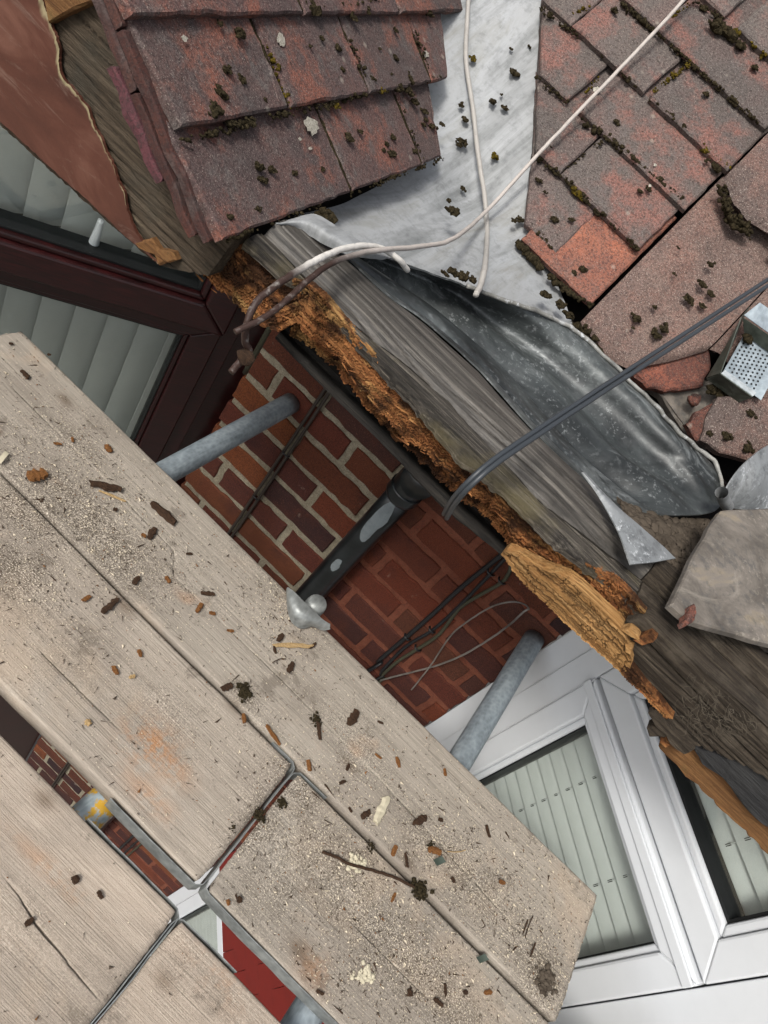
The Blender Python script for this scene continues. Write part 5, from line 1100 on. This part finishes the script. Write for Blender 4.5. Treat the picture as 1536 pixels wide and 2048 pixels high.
for k, (ps, mt, r0, dn) in enumerate([
    (zt3((370, 40), (520, 150), (740, 320), (905, 490)), 'moss', .0026, 700), (zt3((790, 20), (960, 165), (1150, 330), (1520, 660)), 'moss', .0028, 750),
    (zt3((575, 560), (760, 740), (1130, 1060)), 'moss', .0030, 800), (zt3((945, 510), (1100, 650)), 'moss', .0028, 700), (zt3((1150, 715), (1350, 865)), 'moss_g', .0034, 900),
    (zt3((490, 905), (560, 980), (870, 1275)), 'moss', .0030, 800), (zt3((520, 960), (600, 1020)), 'moss_g', .0034, 800), (zt3((350, 400), (510, 525)), 'moss', .0024, 600), (zt3((345, 800), (470, 895)), 'moss', .0026, 700),
    (zt3((1370, 160), (1536, 300)), 'moss_g', .0034, 800), (zt3((1160, 10), (1310, 100)), 'moss', .0026, 700), (zt3((945, 475), (1150, 310)), 'moss_g', .0022, 600), (zt3((490, 880), (700, 715)), 'moss', .0022, 600), (zt3((600, 480), (670, 390)), 'moss_g', .0020, 500),
    (zt3((255, 1245), (400, 1400), (560, 1530), (640, 1560)), 'moss', .0042, 900), (zt3((320, 1150), (440, 1290)), 'moss', .0026, 700), (zt3((590, 620), (700, 690)), 'moss', .0040, 500), (zt3((540, 70), (620, 40)), 'moss_g', .0022, 500), (zt3((1010, 120), (1130, 20)), 'moss_g', .0022, 500)]):
    moss_line(ps, lambda p: onm(p, -.004), main_roof, dn, r0, 600 + k, mt)
moss_line([(1444, 378), (1456, 428), (1486, 458), (1536, 494), (1580, 540)], lambda p: onm(p, .016), conc, 1600, .0042, 640, 'moss', .004)
moss_line([(1150, 650), (1165, 672), (1190, 700)], lambda p: onm(p, .0), conc, 1500, .005, 641, 'moss', .005)
moss_line([(1420, 775), (1480, 800), (1536, 800)], lambda p: onm(p, .0), conc, 900, .004, 642, 'moss', .004)
for k, (ps, mt) in enumerate([([(372, 280), (583, 226), (738, 187), (890, 152)], 'moss'), ([(700, 388), (886, 316)], 'moss'), ([(455, 478), (640, 412)], 'moss'), ([(535, 92), (550, 130), (582, 220)], 'moss_g'), ([(700, 75), (738, 183)], 'moss'), ([(800, 195), (847, 330)], 'moss'), ([(840, 160), (868, 152)], 'moss_g'), ([(590, 16), (760, 2)], 'moss'), ([(820, 30), (862, 152)], 'moss')]):
    moss_line(ps, lambda p: onl(p, -.004), bay_roof, 420, .0022, 660 + k, mt, .0018)
def flake(p, a_px, b_px, ang, fn, nrm, parent, seed, mat='lichen'):
    c_ = fn(p); k_ = np.linalg.norm(c_ - CAM) / F; r = np.random.default_rng(seed); n = 18; V = [c_ + nrm * .0009]
    for t_ in np.linspace(0, 2 * math.pi, n, endpoint=False):
        q = 1 + .15 * r.normal(); u_, v_ = a_px * q * math.cos(t_), b_px * q * math.sin(t_); V.append(fn((p[0] + u_ * math.cos(ang) - v_ * math.sin(ang), p[1] + u_ * math.sin(ang) + v_ * math.cos(ang))) + nrm * .0004)
    return obj('lichen_spot', V, [(0, k + 1, (k + 1) % n + 1) for k in range(n)], MT[mat], parent)
for k, (x_, y_, a_, b_, an) in enumerate([(369, 77, 8, 5, .9), (562, 80, 13, 8, 1.3), (624, 253, 19, 12, 1.1), (737, 347, 10, 6, 1.1), (852, 108, 7, 5, 1.), (620, 297, 4, 3, 0), (600, 278, 4, 3, 1)]):
    flake((x_, y_), a_, b_, an, lambda p: onl(p, -.004), NL, bay_roof, 700 + k)
for k, (x_, y_, a_, b_) in enumerate([(1194, 180, 8, 6), (1310, 330, 3, 3), (1253, 675, 16, 13), (1300, 372, 3, 3)]):
    flake((x_, y_), a_, b_, .4, lambda p: onm(p, .0), NM, main_roof, 720 + k)

# ================================================================== DEBRIS ON THE BOARDS
def chip(p, L_px, W_px, ang, mat, label, k, name='wood_chip', thick=.45, z=.0012, group='wood chips strewn on the scaffold boards'):
    a = R(ang); d = np.array([math.cos(a), math.sin(a)]); A_ = onz(np.array(p) - d * L_px / 2, z); B_ = onz(np.array(p) + d * L_px / 2, z); L = np.linalg.norm(B_ - A_); ex = (B_ - A_) / L
    W = W_px / 1000.; ey = np.cross([0, 0, 1.0], ex); r = np.random.default_rng(1000 + k); n = 9; sec = 6; V = []; T = max(W * thick, .0012)
    for i in range(n):
        t_ = i / (n - 1); w_ = (W / 2) * (.72 + .28 * math.sin(math.pi * t_)) * r.uniform(.78, 1.1); c_ = A_ + ex * (t_ * L) + ey * r.normal(0, W * .05)
        for j in range(sec):
            th = 2 * math.pi * j / sec + .3; V.append(c_ + ey * (w_ * math.cos(th) * r.uniform(.85, 1.15)) + np.array([0, 0, 1.0]) * (T / 2 + T / 2 * math.sin(th) * r.uniform(.8, 1.25)) + ex * r.normal(0, L * .012 + (.03 * L if i in (0, n - 1) else 0)))
    f = gridf(n, sec, True) + [tuple(range(sec))[::-1], tuple((n - 1) * sec + j for j in range(sec))]
    return obj(name, V, f, MT[mat], label=label, cat='wood chip', group=group, smooth=False)
NAMED = [((72, 953), 34, 24, -15, 'chip_o', 'chunky orange wood chip near the left edge of the boards'), ((210, 975), 62, 17, 12, 'chip_b', 'dark brown stick of wood beside a straw-coloured sliver'), ((226, 993), 56, 5, 22, 'chip_y', 'straw-coloured sliver beside the dark brown stick'), ((325, 1028), 62, 18, 40, 'chip_b', 'large curved brown chip on the board nearest the wall'), ((303, 1068), 24, 13, -60, 'chip_b', 'stubby brown chip just below the large curved chip'), ((216, 898), 17, 12, 60, 'chip_o', 'small square orange chip near the scaffold tube'),
         ((586, 1292), 78, 9, 2, 'chip_y', 'long pale splinter lying level below the winged clip'), ((560, 1276), 17, 10, -45, 'chip_b', 'small red-brown chip just above the long pale splinter'), ((580, 1336), 19, 13, -60, 'chip_b', 'dark square chip below the long pale splinter'), ((704, 1438), 30, 18, -60, 'chip_b', 'thick striped brown chip in the middle of the wall-side board'), ((760, 1622), 54, 18, -66, 'chip_w', 'long cream flake of paint on the wall-side board'), ((838, 1642), 29, 13, -25, 'chip_b', 'dark brown chip right of the cream flake'), ((453, 1375), 23, 12, -20, 'chip_b', 'striped brown chip bridging the board joint'), ((637, 1462), 34, 8, 82, 'chip_b', 'upright dark sliver beside a clod on the wall-side board'), ((220, 1212), 42, 11, -42, 'chip_b', 'flat brown bark strip on the board with the orange stain'), ((868, 1702), 26, 12, 15, 'chip_o', 'orange chip next to a green scrap'), ((272, 1162), 19, 10, -50, 'chip_b', 'red-brown chip next to the joint of the two upper boards')]
for k, a in enumerate(NAMED): chip(a[0], a[1], a[2], a[3], a[4], a[5], k)
OTHER = [((115, 888), 16, 6, 10, 'o'), ((287, 1072), 10, 8, 40, 'o'), ((50, 750), 22, 10, 50, 'b'), ((335, 1160), 14, 8, 60, 'o'), ((415, 1188), 26, 9, 5, 'b'), ((398, 1216), 20, 9, -60, 'o'), ((424, 1227), 12, 7, 10, 'o'), ((172, 1198), 18, 8, -30, 'o'), ((230, 1341), 19, 8, 65, 'o'), ((264, 1354), 12, 7, -20, 'y'), ((279, 1307), 15, 7, 75, 'o'), ((175, 1446), 12, 10, 50, 'y'), ((487, 1438), 18, 8, 85, 'o'), ((545, 1470), 46, 8, 55, 'o'), ((617, 1532), 22, 9, 80, 'o'), ((795, 1525), 22, 8, 75, 'o'), ((787, 1702), 20, 10, -65, 'o'), ((812, 1720), 30, 6, 80, 'b'), ((730, 1630), 20, 12, -30, 'b'), ((975, 1663), 26, 7, 75, 'b'), ((786, 1795), 20, 6, -65, 'o'), ((695, 1535), 13, 7, -70, 'b'), ((756, 1513), 16, 5, 40, 'o'), ((889, 1545), 14, 7, 80, 'o'), ((684, 1565), 14, 6, -20, 'b'), ((460, 1262), 14, 6, 10, 'o'), ((549, 1300), 14, 6, 80, 'b'), ((625, 1292), 16, 6, -40, 'b'), ((760, 1445), 12, 5, 20, 'b'), ((1003, 1765), 12, 8, 10, 'o'), ((880, 1640), 8, 8, 0, 'b'), ((905, 1760), 12, 8, 60, 'b'), ((640, 1985), 16, 5, 30, 'b'), ((890, 1980), 24, 6, 85, 'b'), ((876, 2005), 22, 8, 40, 'b'), ((975, 1985), 14, 8, -10, 'o'), ((456, 1805), 12, 6, 80, 'o'), ((478, 1800), 12, 9, -60, 'b'), ((58, 1845), 22, 8, -40, 'b'), ((150, 1760), 16, 10, 70, 'b'), ((200, 1790), 18, 6, 60, 'b'), ((700, 1620), 12, 5, 60, 'b'), ((1065, 1900), 30, 4, -70, 'b'), ((930, 1985), 9, 7, 10, 'b'), ((1050, 1855), 30, 3, -70, 'b'), ((818, 1985), 16, 10, 80, 'b'), ((378, 1108), 12, 6, 0, 'b'), ((230, 1020), 8, 8, 0, 'b'), ((145, 880), 10, 5, 80, 'o'), ((98, 710), 8, 6, 0, 'b'), ((22, 688), 8, 6, 0, 'b')]
for k, a in enumerate(OTHER):
    q_ = onz(a[0], 0); wh = 'on the wall-side board' if q_[1] > .613 else (('on the board left of the butt joint' if q_[0] < .14 else 'on the board with the twig') if q_[1] > .37 else 'on the lowest boards')
    en = 'left of the winged clip' if q_[0] < -.02 else 'right of the winged clip'
    sz = 'tiny' if a[1] < 13 else ('slim' if a[2] <= 7 else 'stubby')
    lb = sz + ' ' + {'o': 'orange', 'b': 'dark', 'y': 'straw-coloured'}[a[4]] + ' wood crumb ' + wh + (', ' + en if q_[1] > .613 else '')
    chip(a[0], a[1], a[2], a[3], 'chip_' + a[4], lb, 200 + k)
# twig, clods, crumbs, leaf scraps
tg = cable('twig', [onz(p, .004) for p in ((645, 1705), (668, 1712), (700, 1728), (750, 1742), (790, 1755), (828, 1774))], .0022, 'chip_b', 'long dark twig across the board right of the butt joint', 50, .0012, 41, cat='twig', seg=6)
cable('straw', [onz(p, .003) for p in ((1050, 1875), (1058, 1850), (1066, 1832))], .0009, 'chip_b', 'thin dark stem standing near the end of the wall-side board', 14, .0003, 42, cat='stem', seg=5)
cable('straw', [onz(p, .003) for p in ((895, 1703), (915, 1704), (932, 1700))], .0008, 'chip_y', 'thin pale stalk right of the green scrap', 14, .0003, 43, cat='stem', seg=5)
cable('straw', [onz(p, .004) for p in ((545, 1325), (560, 1318), (572, 1318))], .0009, 'chip_b', 'forked dark stem below the long pale splinter', 14, .0003, 44, cat='stem', seg=5)
def clod(p, r_px, label, k, mat='dirt', flat=.45, rough=.8, hair=0):
    c_ = onz(p, .001); rad = .75 * r_px * np.linalg.norm(c_ - CAM) / F; r = np.random.default_rng(k); parts = []
    for i_ in range(10 + hair):
        q = r.normal(0, .5, 3) * [1, 1, flat * .6]; q[2] = abs(q[2]); parts.append(blob(c_ + q * rad, rad * r.uniform(.12, .34), int(r.integers(9999)), .7, .7, 1))
    for _ in range(hair // 2):
        a_ = c_ + r.normal(0, rad * .55, 3) * [1, 1, .1] + [0, 0, rad * .15]; b_ = a_ + r.normal(0, rad * .3, 3) * [1, 1, .2]; parts.append(tube([a_, (a_ + b_) / 2 + r.normal(0, rad * .05, 3), b_], .0005, 4, False))
    V, f = join(parts); return obj('dirt_clod', V, f, MT[mat], label=label, cat='clod', smooth=False)
clod((490, 1385), 20, 'fluffy dark clod beside the joint, right of the striped chip', 1, 'moss', .4, .9, 60)
clod((838, 1782), 20, 'matted clod of dirt at the end of the long twig', 2, 'moss', .6, .9, 60)
clod((742, 1692), 10, 'round brown clod in the joint above the long twig', 3, 'moss', .8, .6, 20)
clod((632, 1440), 14, 'grey fluffy clod on the crack of the wall-side board', 4, 'moss', .4, .9, 40)
clod((722, 1352), 7, 'small black clod near the wall-side board edge', 5, 'grit_d', .7, .6)
clod((943, 1660), 8, 'dark oval seed-like clod near the outer board edge', 6, 'grit_d', .5, .2)
clod((330, 1120), 7, 'pair of dark crumbs near the crack, right of the joint', 7, 'grit_d', .6, .6)
clod((1093, 1965), 26, 'flat black smear of dirt near the end of the wall-side board', 8, 'dirt', .15, 1.0, 40)
clod((563, 1606), 12, 'dark tuft of dirt in the butt joint', 9, 'moss', .5, .9, 60)
clod((520, 1632), 14, 'dark matted tuft lower down the butt joint', 10, 'moss', .5, .9, 60)
clod((465, 1655), 9, 'flat grey smudge of dirt beside the butt joint', 11, 'moss', .3, .9, 10)
clod((862, 1690), 9, 'grey clod above the orange chip', 12, 'moss', .5, .8, 10)
for k, (p, r_, lb) in enumerate([((708, 1727), 22, 'pile of pale mortar crumbs on the twig'), ((728, 1950), 22, 'pile of pale mortar crumbs near the bottom of the board')]):
    r = np.random.default_rng(60 + k); parts = []
    for _ in range(60):
        q = np.array(p) + r.normal(0, r_ * .42, 2); c_ = onz(q, .001); parts.append(blob(c_, r.uniform(.0012, .0042), int(r.integers(9999)), .7, .5, 1))
    V, f = join(parts); obj('mortar_crumbs', V, f, MT['chip_w'], label=lb, cat='crumbs', kind='stuff', smooth=False)
for k, (p, lb) in enumerate([((965, 1917), 'torn green scrap over the joint near the bottom'), ((879, 1722), 'small green scrap below the orange chip')]):
    P_ = np.array([[onz((p[0] + u_ * 9 + v_ * 4, p[1] - u_ * 4 + v_ * 6), .003 + .003 * abs(u_)) for v_ in (-1, 0, 1)] for u_ in (-1, 0, 1)]); V, f = solid(P_, .0006); obj('green_scrap', V, f, MT['leaf'], label=lb, cat='scrap')
cf = ony((8, 915), .60); P_ = np.array([[onz((x_ + v_ * 4, y_ + v_ * 3), .004 + .004 * (k_ == 1)) for v_ in (-1, 1)] for k_, (x_, y_) in enumerate(((-2, 925), (6, 914), (14, 905)))]); V, f = solid(P_, .0006); obj('pale_leaf', V, f, MT['chip_w'], label='pale leaf scrap at the left end of the board joint', cat='leaf')
# dust, sawdust and grit that nobody could count
def dust(n, mat, label, r0, r1, seed, dens):
    r = np.random.default_rng(seed); V = []; f = []; areas = [(-.75, .694, .62, .838), (-.9, .133, .394, .606), (.15, 1.0, .396, .602), (-.6, .135, .125, .342), (.149, .8, .122, .338)]
    wts = np.array([.46, .2, .26, .04, .04]); k = 0; tries = 0
    tet = np.array([[1, 0, -.3], [-.6, .8, -.3], [-.5, -.8, -.3], [0, 0, .7]])
    while k < n and tries < n * 12:
        tries += 1; a = areas[r.choice(5, p=wts)]; x_ = r.uniform(a[0], a[1]); y_ = r.uniform(a[2], a[3])
        if r.random() > dens(x_, y_): continue
        s_ = r.uniform(r0, r1) * (1 + 1.2 * (r.random() < .04)); t_ = r.uniform(0, 6.28); el_ = r.uniform(.7, 2.4) if mat != 'chip_b' else r.uniform(3, 9); q = tet * s_ * r.uniform(.6, 1.2, (4, 3)); q[:, 0] *= el_
        c_, s2 = math.cos(t_), math.sin(t_); qq = np.c_[q[:, 0] * c_ - q[:, 1] * s2 + x_, q[:, 0] * s2 + q[:, 1] * c_ + y_, q[:, 2] + s_ * .3 + .0002]
        o = len(V); V += qq.tolist(); f += [(o, o + 1, o + 2), (o, o + 3, o + 1), (o + 1, o + 3, o + 2), (o + 2, o + 3, o)]; k += 1
    return obj('board_grit', V, f, MT[mat], label=label, cat='grit', kind='stuff', smooth=False)
_g1 = [(onz(p, 0)[:2], s_) for p, s_ in (((60, 1010), .12), ((200, 1070), .10), ((190, 990), .08), ((60, 1150), .10), ((1000, 1760), .09), ((1080, 1940), .08), ((900, 1700), .08), ((700, 1700), .10), ((800, 1900), .12), ((560, 1240), .06), ((1050, 1830), .08))]
def dn(x_, y_): return min(1, .10 + .9 * max(math.exp(-(((x_ - c_[0]) / (s_ * 1.5)) ** 2 + ((y_ - c_[1]) / s_) ** 2)) for c_, s_ in _g1))
dust(10000, 'grit_l', 'pale sawdust and mortar grit scattered over the boards', .0005, .0012, 3, dn)
dust(6500, 'grit_d', 'dark crumbs of rot and moss scattered over the boards', .0004, .0012, 4, dn)
dust(700, 'chip_o', 'tiny orange wood flecks scattered over the boards', 0.0006, .0015, 5, lambda a, b: .3 + .5 * dn(a, b))
dust(1800, 'chip_b', 'fine brown splinters scattered over the boards', .0004, .0010, 6, lambda a, b: .25 + .75 * dn(a, b))
